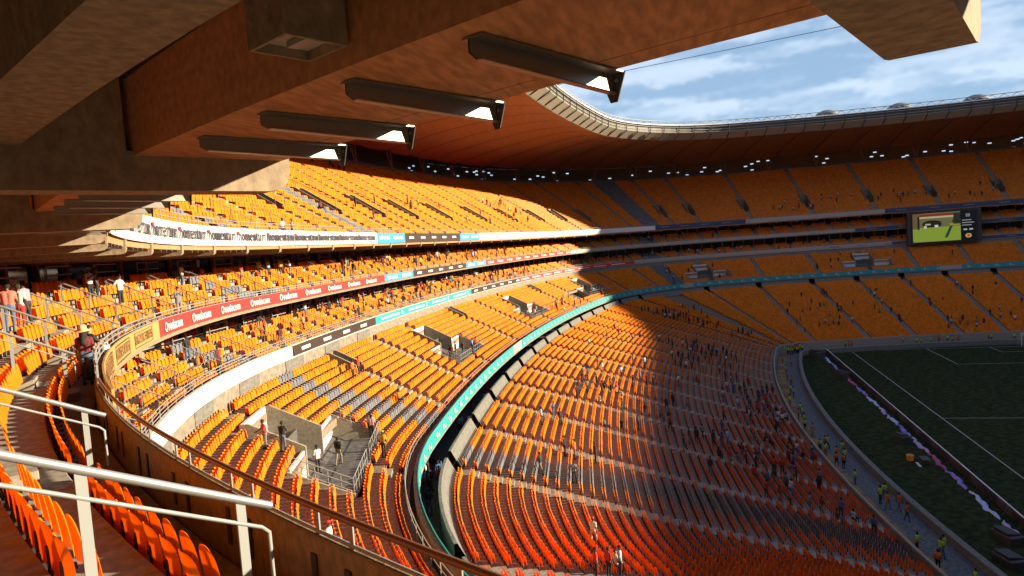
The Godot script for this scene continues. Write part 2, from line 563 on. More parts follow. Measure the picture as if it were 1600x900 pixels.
func stands() -> void:
	var low := build_tier("low", "lower_tier", "lowest seating bowl sloping down to the pitch walkway", -180.0, 180.0, 2.2, M.tread)
	build_steps(low, "low")
	var mid := build_tier("mid", "middle_tier", "middle seating tier behind the teal band", -180.0, 180.0, 2.2, M.tread)
	build_steps(mid, "mid")
	var s2 := build_tier("s2", "lower_suite_balcony", "lower balcony of suite seats above the white fascia wall", -180.0, 180.0, 1.6, M.step)
	build_steps(s2, "s2")
	var s3 := build_tier("s3", "upper_suite_balcony", "upper balcony of suite seats that the foreground handrails stand on", -180.0, 180.0, 1.2, M.step)
	build_steps(s3, "s3")
	var up := build_tier("up", "upper_tier", "steep highest seating tier under the roof", -180.0, 180.0, 2.2, M.tread)
	build_steps(up, "up")
	var all := ths(-180.0, 180.0, 3.0, 45.0)
	var fine := ths(-170.0, -85.0, 1.2, 46.0)
	# lower tier back: leaning grey wall panels with slits, concourse behind
	var c := thing("concourse", "dark open concourse under the middle tier at the back of the lower bowl", "concourse")
	var b := Mb.new()
	sweep(b, [Vector2(33.75, 11.3), Vector2(33.75, 10.1), Vector2(42.5, 10.1)], all)
	part(c, "floor", b.commit(), M.hall)
	b = Mb.new()
	sweep(b, [Vector2(42.5, 10.1), Vector2(42.5, 16.0)], all)
	part(c, "back_wall", b.commit(), M.hall)
	b = Mb.new()
	sweep(b, [Vector2(34.95, 12.3), Vector2(36.6, 12.3), Vector2(42.5, 14.9)], all)
	part(c, "ceiling", b.commit(), M.hall)
	var lowa: Array = AISLE.low
	for k in lowa.size() - 1:
		var ta := step_th(lowa[k], 33.0, 0.75)
		var total: float = lowa[k + 1] - rad_to_deg(0.75 / rad_at(lowa[k + 1] - 0.01, 33.0))
		if total <= ta: continue
		b = Mb.new()
		sweep(b, [Vector2(32.84, 11.0), Vector2(33.5, 12.3), Vector2(33.68, 12.3), Vector2(33.7, 11.0)], ths(ta, total, 2.0, 33.0))
		part(c, "back_panel", b.commit(), M.grey_wall)
	# middle tier front parapet (carries the teal band)
	b = Mb.new()
	sweep(b, rect(34.85, 35.05, 12.3, 13.5), all, true)
	solo("middle_tier_parapet", b.commit(), M.concrete, "concrete parapet along the front edge of the middle tier", "wall")
	# suite level 2 front
	b = Mb.new()
	sweep(b, [Vector2(46.1, 19.2), Vector2(45.9, 19.2), Vector2(45.9, 20.1), Vector2(45.95, 20.17), Vector2(46.13, 20.17), Vector2(46.19, 20.1), Vector2(46.19, 19.35)], all)
	var p2 := solo("suite_parapet", b.commit(), M.white_wall, "white painted parapet wall below the lower suite balcony", "wall")
	b = Mb.new()
	sweep(b, [Vector2(46.1, 17.4), Vector2(46.1, 19.2)], all)
	part(p2, "lower_wall", b.commit(), M.concrete)
	var t := -140.0
	while t < -96.0:
		var t2 := step_th(t, 46.1, 3.4)
		var q := Mb.new()
		sweep(q, rect(46.04, 46.09, 18.15, 19.05), ths(t, t2, 1.5, 46.1), true)
		part(p2, "recess_panel", q.commit(), M.grey_wall)
		t = step_th(t2, 46.1, 4.6)
	# suite interiors: ceilings, glass backs, columns
	suite("s2", 50.55, 23.4, 46.3)
	suite("s3", 51.9, 28.33, 48.4)
	# upper suite front wall (foreground parapet)
	b = Mb.new()
	sweep(b, [Vector2(46.36, 23.36), Vector2(46.36, 24.17), Vector2(46.34, 24.19), Vector2(46.25, 24.19), Vector2(46.23, 24.17), Vector2(46.23, 23.36), Vector2(47.5, 23.36)], ths(-180.0, -138.5, 1.0, 46.0))
	sweep(b, [Vector2(46.36, 23.36), Vector2(46.36, 24.03), Vector2(46.34, 24.05), Vector2(46.25, 24.05), Vector2(46.23, 24.03), Vector2(46.23, 23.36), Vector2(47.5, 23.36)], ths(-138.5, 180.0, 1.2, 46.0))
	solo("balcony_wall", b.commit(), M.beam, "solid concrete front wall of the upper suite balcony under the brown handrail", "wall")

func suite(key: String, oback: float, yceil: float, ofront: float) -> void:
	var all := ths(-180.0, 180.0, 3.0, 45.0)
	var T: Dictionary = TIER[key]
	var yf: float = T.y0 + T.n * T.ri
	var where := "lower" if key == "s2" else "upper"
	var g := thing(where + "_suite_rooms", "dark glazed suite rooms behind the %s suite balcony" % where, "suite")
	var b := Mb.new()
	sweep(b, [Vector2(oback - 0.1, yf - T.ri - 0.2), Vector2(oback - 0.1, yf - 0.05), Vector2(oback + 1.2, yf - 0.05)], all)
	part(g, "floor", b.commit(), M.concrete)
	if key == "s2":
		b = Mb.new()
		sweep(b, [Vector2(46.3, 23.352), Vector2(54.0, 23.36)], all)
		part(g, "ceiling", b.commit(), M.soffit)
	var t := -165.0
	while t < 14.0:
		var t2 := step_th(t, oback, 2.95)
		if t2 > 14.0: break
		b = Mb.new()
		sweep(b, [Vector2(oback + 1.2, yf - 0.05), Vector2(oback + 1.2, yceil + 0.1)], PackedFloat64Array([t, t2]))
		part(g, "glass_pane", b.commit(), M.glass)
		b = Mb.new()
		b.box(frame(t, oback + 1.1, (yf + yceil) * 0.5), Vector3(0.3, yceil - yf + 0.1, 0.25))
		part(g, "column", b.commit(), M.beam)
		t = t2
	# steel rail along the back of the seats, in sections
	var r := thing(where + "_suite_back_rail", "grey steel rail behind the last seat row of the %s suite balcony" % where, "railing")
	t = -140.0
	while t < -86.0:
		var t2 := step_th(t, oback, 2.6)
		b = Mb.new()
		for h in [0.55, 0.98]:
			b.tube(PackedVector3Array([pt(t, oback - 0.05, yf + h), pt(t2, oback - 0.05, yf + h)]), 0.035, 6)
		part(r, "rail_section", b.commit(true), M.paint_steel)
		b = Mb.new()
		b.box(frame(t, oback - 0.05, yf + 0.45), Vector3(0.05, 1.0, 0.05))
		part(r, "post", b.commit(), M.paint_steel)
		t = step_th(t2, oback, 2.5)

func vomitories() -> void:
	for v in VOMS:
		var key: String = v[0]
		var T: Dictionary = TIER[key]
		var th: float = v[1]
		var big: bool = v[2] > 2.0
		var o0: float = T.o0 + v[3] * T.tr
		var o1: float = T.o0 + v[4] * T.tr
		var ya: float = T.y0 + (3 if big else v[3] - 1) * T.ri
		var yb: float = T.y0 + v[4] * T.ri
		if key == "mid" and th < -130.0: continue
		var px := to_px(pt(th, (o0 + o1) * 0.5, ya))
		if px.z < 0 or px.x < -60 or px.x > 1660: continue
		var lab: String
		if key == "up": lab = "%s concrete stair opening from the left in the highest tier"
		elif big: lab = "%s wide concrete entrance bay from the left in the middle tier"
		else: lab = "%s narrow stair slot from the left at the top of the middle tier"
		var n := thing("stand_entrance", lab, "entrance", Transform3D(), "entrances in the seating tiers")
		later(n, lab, lab, px.x)
		var f := frame(th, 0, 0)
		var hw: float = v[2]
		var b: Mb
		var up := 0.4
		for s in [-1.0, 1.0]:
			b = Mb.new()
			var x0: float = s * hw
			var prof := [Vector2(o0 - 0.1, ya - 0.2), Vector2(o1 + 0.2, ya - 0.2), Vector2(o1 + 0.2, yb + up), Vector2(o1 - 0.3, yb + up), Vector2(o0 - 0.1, T.y0 + (v[3] - 1) * T.ri + 0.45 + up)]
			_slab_side(b, f, prof, x0, 0.18)
			part(n, "side_wall", b.commit(), M.step)
		# back wall round a real doorway, with the passage behind it
		var door := big or key == "up"
		var dx := -hw * 0.45 if big else 0.0
		var dw := 1.6 if big else 1.2
		var lo := ya - 0.05
		var hi := yb + 0.4
		var head := ya + 2.05
		var wl := -hw + 0.09
		var wr := hw - 0.09
		if door:
			b = Mb.new()
			for q in [[wl, dx - dw * 0.5, lo, hi], [dx + dw * 0.5, wr, lo, hi], [dx - dw * 0.5, dx + dw * 0.5, head, hi]]:
				if q[1] - q[0] > 0.02 and q[3] > q[2]: b.box(f * Transform3D(Basis(), Vector3((q[0] + q[1]) * 0.5, (q[2] + q[3]) * 0.5, o1 + 0.1)), Vector3(q[1] - q[0], q[3] - q[2], 0.2))
			part(n, "back_wall", b.commit(), M.white_wall if big else M.concrete)
			b = Mb.new()
			for s2 in [-1.0, 1.0]: b.box(f * Transform3D(Basis(), Vector3(dx + s2 * (dw * 0.5 + 0.06), ya + 1.0, o1 + 1.9)), Vector3(0.1, 2.2, 3.4))
			b.box(f * Transform3D(Basis(), Vector3(dx, head + 0.06, o1 + 1.9)), Vector3(dw, 0.1, 3.4))
			b.box(f * Transform3D(Basis(), Vector3(dx, ya - 0.06, o1 + 1.9)), Vector3(dw, 0.1, 3.4))
			b.box(f * Transform3D(Basis(), Vector3(dx, ya + 1.0, o1 + 3.65)), Vector3(dw + 0.2, 2.2, 0.1))
			part(n, "passage", b.commit(), M.concrete)
		else:
			b = Mb.new()
			b.box(f * Transform3D(Basis(), Vector3(0, (lo + hi) * 0.5, o1 + 0.1)), Vector3(wr - wl, hi - lo, 0.2))
			part(n, "back_wall", b.commit(), M.concrete)
		b = Mb.new()
		b.box(f * Transform3D(Basis(), Vector3(0, ya - 0.04, (o0 + o1) * 0.5)), Vector3(hw * 2 - 0.18, 0.12, o1 - o0))
		part(n, "floor", b.commit(), M.walk)
		if big:
			# landing in front: deck, low walls round it, railings
			var of: float = T.o0 + 3 * T.tr
			var y7: float = T.y0 + v[3] * T.ri
			b = Mb.new()
			b.box(f * Transform3D(Basis(), Vector3(0, ya - 0.03, (of + o0) * 0.5)), Vector3(12.0, 0.14, o0 - of))
			part(n, "landing", b.commit(), M.walk)
			for s in [-1.0, 1.0]:
				b = Mb.new()
				_slab_side(b, f, [Vector2(of - 0.05, ya - 0.2), Vector2(o0 + 0.1, ya - 0.2), Vector2(o0 + 0.1, y7 + 0.2), Vector2(of - 0.05, ya + 0.3)], s * 6.05, 0.14)
				part(n, "retaining_wall", b.commit(), M.step)
				b = Mb.new()
				b.box(f * Transform3D(Basis(), Vector3(s * (6.0 + hw) * 0.5, (ya + y7) * 0.5 + 0.1, o0 + 0.06)), Vector3(6.0 - hw, y7 - ya + 0.25, 0.14))
				part(n, "rear_wall", b.commit(), M.white_wall)
				b = Mb.new()
				var p0 := f * Vector3(s * 6.0, ya + 1.1, of)
				var p1 := f * Vector3(s * 6.0, y7 + 1.0, o0)
				for h in [0.0, -0.35, -0.7]:
					b.tube(PackedVector3Array([p0 + Vector3(0, h, 0), p1 + Vector3(0, h, 0)]), 0.025, 6)
				for q in 6:
					var p := p0.lerp(p1, q / 5.0)
					b.tube(PackedVector3Array([p, p - Vector3(0, 0.85, 0)]), 0.02, 6)
				part(n, "railing", b.commit(true), M.paint_steel)
				b = Mb.new()
				b.tube(PackedVector3Array([f * Vector3(0.6 * s, ya + 1.1, of + 0.04), f * Vector3(6.0 * s, ya + 1.1, of + 0.04)]), 0.028, 6)
				b.tube(PackedVector3Array([f * Vector3(0.6 * s, ya + 0.6, of + 0.04), f * Vector3(6.0 * s, ya + 0.6, of + 0.04)]), 0.02, 6)
				for q in 7:
					var x: float = lerpf(0.6, 6.0, q / 6.0) * s
					b.tube(PackedVector3Array([f * Vector3(x, ya + 0.02, of + 0.04), f * Vector3(x, ya + 1.1, of + 0.04)]), 0.02, 6)
				part(n, "front_railing", b.commit(true), M.paint_steel)
		elif key == "up" and px.z < 150:
			for s in [-1.0, 1.0]:
				b = Mb.new()
				b.tube(PackedVector3Array([f * Vector3(s * hw, yb + 1.3, o1), f * Vector3(s * hw, ya + 2.3, o0 + 0.6), f * Vector3(s * hw, ya + 1.9, o0 - 0.2), f * Vector3(s * hw, ya, o0 - 0.3)]), 0.035, 6)
				part(n, "railing", b.commit(true), M.charcoal)

func _slab_side(b: Mb, f: Transform3D, prof: Array, x: float, w: float) -> void:
	var l := []
	var r := []
	for p in prof:
		l.append(f * Vector3(x - w * 0.5, p.y, p.x)); r.append(f * Vector3(x + w * 0.5, p.y, p.x))
	for j in prof.size():
		var k := (j + 1) % prof.size()
		b.quad(l[j], l[k], r[k], r[j])
	var tr := Geometry2D.triangulate_polygon(PackedVector2Array(prof))
	for j in range(0, tr.size(), 3):
		b.tri(l[tr[j]], l[tr[j + 1]], l[tr[j + 2]]); b.tri(r[tr[j]], r[tr[j + 2]], r[tr[j + 1]])

func nth(k: int) -> String:
	var small := ["first", "second", "third", "fourth", "fifth", "sixth", "seventh", "eighth", "ninth", "tenth", "eleventh", "twelfth", "thirteenth", "fourteenth", "fifteenth", "sixteenth", "seventeenth", "eighteenth", "nineteenth"]
	if k < 19: return small[k]
	var n := k + 1
	var tens: String = ["twenty", "thirty", "forty", "fifty", "sixty", "seventy", "eighty", "ninety"][mini(n / 10 - 2, 7)]
	if n % 10 == 0: return tens.substr(0, tens.length() - 1) + "ieth"
	return tens + "-" + small[n % 10 - 1]

var queue := {}
func later(o: Node, key: String, fmt: String, x: float) -> void:
	# labels that count from the left are set once all of their kind are known
	if not queue.has(key): queue[key] = []
	queue[key].append([x, o, fmt])

func number_labels() -> void:
	for key in queue:
		var q: Array = queue[key]
		q.sort_custom(func(a, b): return a[0] < b[0])
		for k in q.size(): q[k][1].set_meta("label", q[k][2] % nth(k))

func _where(x: float) -> String:
	var k := clampi(int(x / 16.0), 0, 99)
	return "%d percent across the picture" % k

# ------------------------------------------------------------------ structure over the camera
func overhead() -> void:
	var all := ths(-180.0, 180.0, 1.3, 46.0)
	var sl := thing("upper_tier_soffit", "brown shaded concrete underside of the upper tier right overhead", "soffit")
	var b := Mb.new()
	# edge slab with a drip groove near its lip
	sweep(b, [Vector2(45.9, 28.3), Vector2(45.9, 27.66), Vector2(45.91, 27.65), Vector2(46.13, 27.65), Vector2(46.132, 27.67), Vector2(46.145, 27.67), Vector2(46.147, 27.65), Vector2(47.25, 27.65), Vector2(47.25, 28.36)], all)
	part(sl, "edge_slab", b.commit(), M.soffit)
	b = Mb.new()
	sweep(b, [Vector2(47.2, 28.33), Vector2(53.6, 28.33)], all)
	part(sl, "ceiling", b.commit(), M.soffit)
	b = Mb.new()
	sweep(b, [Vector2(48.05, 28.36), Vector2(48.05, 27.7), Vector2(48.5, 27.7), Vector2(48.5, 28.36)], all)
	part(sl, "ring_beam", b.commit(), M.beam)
	b = Mb.new()
	sweep(b, [Vector2(47.22, 28.31), Vector2(47.275, 28.3), Vector2(47.275, 28.34)], all)
	part(sl, "joint_strip", b.commit(), M.dark)
	# radial beams with rounded noses
	var beams := [-161.5, -155.45, -149.3, -143.4]
	while beams[-1] < 10.0: beams.append(step_th(beams[-1], 46.0, 5.45))
	var k := 1
	for t in beams:
		if true:
			b = Mb.new()
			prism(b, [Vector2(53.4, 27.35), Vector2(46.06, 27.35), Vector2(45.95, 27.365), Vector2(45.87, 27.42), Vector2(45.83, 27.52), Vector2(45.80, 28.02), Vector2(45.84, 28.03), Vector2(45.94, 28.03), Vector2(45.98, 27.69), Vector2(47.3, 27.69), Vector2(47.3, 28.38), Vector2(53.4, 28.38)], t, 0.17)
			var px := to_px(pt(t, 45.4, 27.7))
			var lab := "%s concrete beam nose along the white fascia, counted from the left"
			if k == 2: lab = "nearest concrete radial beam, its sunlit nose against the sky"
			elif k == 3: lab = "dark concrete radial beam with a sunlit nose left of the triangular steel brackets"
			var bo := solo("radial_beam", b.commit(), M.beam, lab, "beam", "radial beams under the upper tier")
			if lab.contains("%s"): later(bo, "beam", lab, px.x)
		k += 1
	# steel bracket channels below the edge slab
	var bm := Mb.new()
	var w := 0.075
	# folded plate: top flange, upright web, turned bottom lip, and a triangular end plate
	bm.box(Transform3D(Basis(), Vector3(0.02, -0.006, 0.6)), Vector3(0.13, 0.01, 1.24))
	var web := [Vector3(0, -0.011, -0.02), Vector3(0, -0.011, 1.22), Vector3(0, -0.075, 1.22), Vector3(0, -0.10, 1.17), Vector3(0, -0.125, -0.02)]
	for e in [-0.006, 0.006]:
		var d := Vector3(e, 0, 0)
		bm.quad(web[0] + d, web[1] + d, web[2] + d, web[3] + d)
		bm.tri(web[0] + d, web[3] + d, web[4] + d)
	bm.quad(Vector3(-0.006, -0.125, -0.02), Vector3(0.04, -0.125, -0.02), Vector3(0.04, -0.10, 1.17), Vector3(-0.006, -0.10, 1.17))
	bm.quad(Vector3(-0.006, -0.132, -0.02), Vector3(0.04, -0.132, -0.02), Vector3(0.04, -0.108, 1.17), Vector3(-0.006, -0.108, 1.17))
	var channel := bm.commit()
	bm = Mb.new()
	for e in [-0.03, -0.022]:
		bm.quad(Vector3(-w - 0.01, -0.005, e), Vector3(w + 0.02, -0.005, e), Vector3(0.03, -0.175, e), Vector3(-0.02, -0.175, e))
	bm.quad(Vector3(-w - 0.01, -0.005, -0.03), Vector3(-w - 0.01, -0.005, -0.022), Vector3(-0.02, -0.175, -0.022), Vector3(-0.02, -0.175, -0.03))
	bm.quad(Vector3(w + 0.02, -0.005, -0.03), Vector3(w + 0.02, -0.005, -0.022), Vector3(0.03, -0.175, -0.022), Vector3(0.03, -0.175, -0.03))
	var endp := bm.commit()
	bm = Mb.new()
	bm.tube(PackedVector3Array([Vector3(0, 0, -0.045), Vector3(0, 0, -0.02)]), 0.012, 6)
	var bolt := bm.commit()
	k = 0
	var near := 0
	for j in beams.size() - 1:
		for e in range(1, 5):
			var th := step_th(beams[j], 46.0, 0.72 + 0.97 * e)
			var px := to_px(pt(th, 45.3, 27.8))
			if px.z < 0.5 or px.x < -80 or px.x > 1500 or px.z > 48.0: continue
			var f := frame(th, 45.88, 27.645)
			var n := thing("steel_bracket", "", "bracket", f, "triangular steel brackets under the upper tier edge")
			later(n, "bracket", "%s triangular steel bracket from the right under the upper tier edge", -px.x)
			part(n, "channel", channel, M.galv)
			part(n, "end_plate", endp, M.charcoal)
			part(n, "bolt", bolt, M.steel, Transform3D(Basis(), Vector3(-0.03, -0.05, 0)))
			part(n, "bolt", bolt, M.steel, Transform3D(Basis(), Vector3(0.03, -0.05, 0)))
	# box light fitting on the ring beam
	var f2 := frame(-152.75, 47.255, 27.74)
	var lb := thing("ceiling_light_box", "brown sheet metal light box hanging from the concrete edge beam", "light fitting", f2)
	b = Mb.new()
	for s in [-1.0, 1.0]:
		b.box(Transform3D(Basis(), Vector3(s * 0.17, 0.29, 0.2)), Vector3(0.02, 0.58, 0.36))
		b.box(Transform3D(Basis(), Vector3(0, 0.29, 0.2 + s * 0.17)), Vector3(0.32, 0.58, 0.02))
	b.box(Transform3D(Basis(), Vector3(0, 0.57, 0.2)), Vector3(0.32, 0.02, 0.32))
	part(lb, "housing", b.commit(), M.beam)
	b = Mb.new()
	b.box(Transform3D(Basis(), Vector3(0, 0.06, 0.2)), Vector3(0.31, 0.02, 0.31))
	part(lb, "diffuser", b.commit(), M.pale)
	b = Mb.new()
	b.box(Transform3D(Basis(), Vector3(0.04, 0.03, 0.2)), Vector3(0.2, 0.03, 0.06))
	part(lb, "lamp_holder", b.commit(), M.steel)

# ------------------------------------------------------------------ roof and facade
func roof() -> void:
	var n := thing("stadium_roof", "brown fabric roof canopy ring with a pale lattice rim", "roof")
	var t := -180.0
	var prof := [Vector2(35.2, 50.3), Vector2(37.5, 51.0), Vector2(41, 51.5), Vector2(46, 51.6), Vector2(52, 51.3), Vector2(59, 50.6), Vector2(66, 49.6), Vector2(73.5, 48.2)]
	while t < 179.9:
		var t2 := minf(step_th(t, 55.0, 10.0), 180.0)
		if 180.0 - t2 < 1.0: t2 = 180.0
		var b := Mb.new()
		var tl := ths(step_th(t, 55.0, 0.24), t2, 2.6, 55.0)
		# each panel sags a little between its seams
		var rows := []
		for p in prof:
			var r := PackedVector3Array()
			for k in tl.size():
				var s := float(k) / (tl.size() - 1)
				r.append(pt(tl[k], p.x, p.y - 0.28 * (1.0 - pow(2.0 * s - 1.0, 2.0))))
			rows.append(r)
		b.grid(rows)
		part(n, "soffit_panel", b.commit(true), M.roof_skin)
		t = t2
	var all := ths(-180.0, 180.0, 2.5, 35.0)
	var b := Mb.new()
	sweep(b, [Vector2(33.0, 53.5), Vector2(46.0, 54.6), Vector2(62.0, 54.0), Vector2(79.5, 50.0)], all)
	part(n, "roof_sheet", b.commit(), M.roof_top)
	b = Mb.new()
	sweep(b, [Vector2(35.3, 50.6), Vector2(37.5, 51.6), Vector2(46, 52.3), Vector2(60, 51.6), Vector2(74.5, 49.2)], all)
	part(n, "inner_lining", b.commit(), M.roof_dark)
	# rim: sloping cream gutter panels, louvre band, white top tube
	t = -180.0
	while t < 179.9:
		var t2 := minf(step_th(t, 34.0, 4.8), 180.0)
		if 180.0 - t2 < 0.6: t2 = 180.0
		b = Mb.new()
		var ta := step_th(t, 34.0, 0.03)
		sweep(b, [Vector2(35.5, 50.12), Vector2(35.2, 50.1), Vector2(32.9, 51.5), Vector2(32.85, 51.62)], ths(ta, t2, 2.4, 34.0))
		part(n, "gutter_panel", b.commit(), M.cream)
		if t > -115 and t < 25:
			b = Mb.new()
			var f := frame(t, 0, 0)
			b.tube(PackedVector3Array([f * Vector3(0, 50.15, 35.0), f * Vector3(0, 51.35, 32.75), f * Vector3(0, 53.3, 32.7)]), 0.11, 5)
			part(n, "rim_bracket", b.commit(), M.roof_dark)
		t = t2
	b = Mb.new()
	sweep(b, [Vector2(33.0, 51.6), Vector2(33.0, 52.9)], all)
	part(n, "louvre_band", b.commit(), M.charcoal)
	b = Mb.new()
	sweep(b, rect(32.85, 33.05, 52.1, 52.2), all, true)
	part(n, "louvre_rail", b.commit(), M.cream)
	var tp := PackedVector3Array()
	for x in all: tp.append(pt(x, 32.8, 53.35))
	b = Mb.new()
	b.tube(tp, 0.17, 6)
	part(n, "top_tube", b.commit(true), M.white)
	tp = PackedVector3Array()
	for x in all: tp.append(pt(x, 32.75, 52.85))
	b = Mb.new()
	b.tube(tp, 0.1, 6)
	part(n, "lower_tube", b.commit(true), M.roof_top)
	# lattice along the rim top
	var lat := ths(-108.0, 22.0, 1.3, 33.0)
	b = Mb.new()
	for k in lat.size() - 1:
		var y0 := 53.45 if k % 2 == 0 else 54.35
		var y1 := 54.35 if k % 2 == 0 else 53.45
		b.tube(PackedVector3Array([pt(lat[k], 33.4, y0), pt(lat[k + 1], 33.4, y1)]), 0.07, 4)
	var lo := part(n, "rim_lattice", b.commit(), M.pale)
	lo.set_meta("kind", "stuff")
	tp = PackedVector3Array()
	for x in lat: tp.append(pt(x, 33.4, 54.4))
	b = Mb.new()
	b.tube(tp, 0.09, 5)
	part(n, "lattice_rail", b.commit(true), M.pale)
	# ventilation domes on the roof
	for th in [-8.0, -3.2, 1.6, 6.4, 11.0]:
		b = Mb.new()
		var c := pt(th, 37.0, 53.9)
		var rows := []
		for a in 5:
			var r := PackedVector3Array()
			for e in 13:
				r.append(c + Vector3(cos(TAU * e / 12) * 2.9 * cos(PI * 0.5 * a / 4), 1.5 * sin(PI * 0.5 * a / 4), sin(TAU * e / 12) * 2.9 * cos(PI * 0.5 * a / 4)))
			rows.append(r)
		b.grid(rows)
		part(n, "vent_dome", b.commit(true), M.dome)
	# struts between the upper tier and the roof
	t = -112.0
	while t < 20.0:
		b = Mb.new()
		for s in [-1.0, 1.0]:
			b.tube(PackedVector3Array([frame(t, 72.3, 43.4) * Vector3(0, 0, 0), frame(t, 73.2, 48.9) * Vector3(s * 1.1, 0, 0)]), 0.2, 6, 0.14)
		part(n, "strut", b.commit(true), M.beam)
		t = step_th(t, 72.0, 14.0)
	# back wall of the upper tier and the facade with its missing panels
	b = Mb.new()
	sweep(b, [Vector2(71.4, 43.0), Vector2(71.4, 44.3), Vector2(71.9, 44.3), Vector2(71.9, 43.0), Vector2(79, 43.0)], all)
	solo("upper_tier_back_wall", b.commit(), M.grey_wall, "low grey wall behind the last row of the highest tier", "wall")
	var fa := thing("stadium_facade", "dark outer facade ring with small bright gaps under the roof edge", "facade")
	b = Mb.new()
	sweep(b, [Vector2(79, -0.4), Vector2(79, 43.6)], all)
	part(fa, "lower_wall", b.commit(), M.facade)
	b = Mb.new()
	sweep(b, [Vector2(79, 48.4), Vector2(79, 50.2)], all)
	part(fa, "upper_wall", b.commit(), M.facade)
	b = Mb.new()
	var cells := ths(-180.0, 180.0, 1.0, 79.0)
	for k in cells.size() - 1:
		for r in 15:
			var open := cells[k] > -120.0 and cells[k] < 25.0 and r > 2 and r < 13 and (k + r * 2) % 3 == 0 and rng.randf() < 0.11
			if open: continue
			var y := 43.6 + 0.32 * r
			b.quad(pt(cells[k], 79, y), pt(cells[k + 1], 79, y), pt(cells[k + 1], 79, y + 0.32), pt(cells[k], 79, y + 0.32))
	part(fa, "panel_band", b.commit(), M.facade)
	# camera cable across the opening
	b = Mb.new()
	b.tube(PackedVector3Array([Vector3(18.9, 53.45, -85.4), Vector3(-39.1, 51.45, 84.0)]), 0.045, 5)
	solo("camera_cable", b.commit(true), M.charcoal, "thin dark cable stretched across the open sky", "cable")

# ------------------------------------------------------------------ seats
func round_top(t: float, from: float) -> float:
	return 1.0 if t < from else pow(maxf(0.0, 1.0 - pow((t - from) / (1.0 - from), 2.6)), 1.0 / 2.2)

func seat_shell(nx: int, ny: int) -> Mb:
	var b := Mb.new()
	var rows := []
	for j in ny + 1:
		var t := sin(PI * 0.5 * j / ny)
		var y := lerpf(0.24, 0.77, t)
		var w := 0.22 * maxf(round_top(t, 0.50), 0.1) * lerpf(0.84, 1.0, minf(1.0, t * 2.2))
		var r := PackedVector3Array()
		for k in nx + 1:
			var u := 2.0 * k / nx - 1.0
			r.append(Vector3(u * w, y - 0.012 * u * u * t, 0.025 + 0.06 * t * t - 0.06 * u * u * (0.45 + 0.55 * t) * w / 0.22))
		rows.append(r)
	b.grid(rows)
	return b

func seat_pan(nx: int, ny: int) -> Mb:
	# tipped up: hinged low, standing upright a hand's width in front of the backrest
	var b := Mb.new()
	var rows := []
	for j in ny + 1:
		var t := sin(PI * 0.5 * j / ny)
		var y := lerpf(0.24, 0.73, t)
		var w := 0.212 * maxf(round_top(t, 0.55), 0.14)
		var r := PackedVector3Array()
		for k in nx + 1:
			var u := 2.0 * k / nx - 1.0
			r.append(Vector3(u * w, y, -0.19 + 0.035 * t + 0.03 * t * t - 0.03 * (1.0 - u * u) * w / 0.212))
		rows.append(r)
	b.grid(rows)
	return b

func seat_bracket() -> Mb:
	var b := Mb.new()
	b.box(Transform3D(Basis(), Vector3(0, 0.14, 0.0)), Vector3(0.05, 0.28, 0.08))
	b.box(Transform3D(Basis(), Vector3(0, 0.28, -0.07)), Vector3(0.36, 0.035, 0.035))
	b.box(Transform3D(Basis(), Vector3(0, 0.28, -0.04)), Vector3(0.05, 0.05, 0.22))
	b.box(Transform3D(Basis(), Vector3(0, 0.37, 0.045)), Vector3(0.035, 0.3, 0.02))
	return b

func grey_seat(key: String, th: float, o: float) -> bool:
	if th > -40.0 and th < -34.5: return key != "low"
	match key:
		"low":
			var c := lerpf(-98.75, -99.35, clampf((o - 17.0) / 15.0, 0.0, 1.0))
			return absf(th - c) < 0.36
		"mid":
			return absf(th + lerpf(98.6, 99.6, clampf((o - 35.5) / 9.0, 0, 1))) < 0.34
		"s2":
			return absf(th - lerpf(-102.6, -104.6, clampf((o - 46.6) / 3.0, 0, 1))) < 0.9
		"s3":
			return absf(th - lerpf(-98.6, -101.6, clampf((o - 47.0) / 4.0, 0, 1))) < 0.8
		"up":
			if o < 55.0 and absf(th - lerpf(-102.2, -108.2, clampf((o - 46.4) / 6.0, 0, 1))) < 1.2: return true
			return absf(th + 95.1) < 0.24 and o < 60.0
	return false

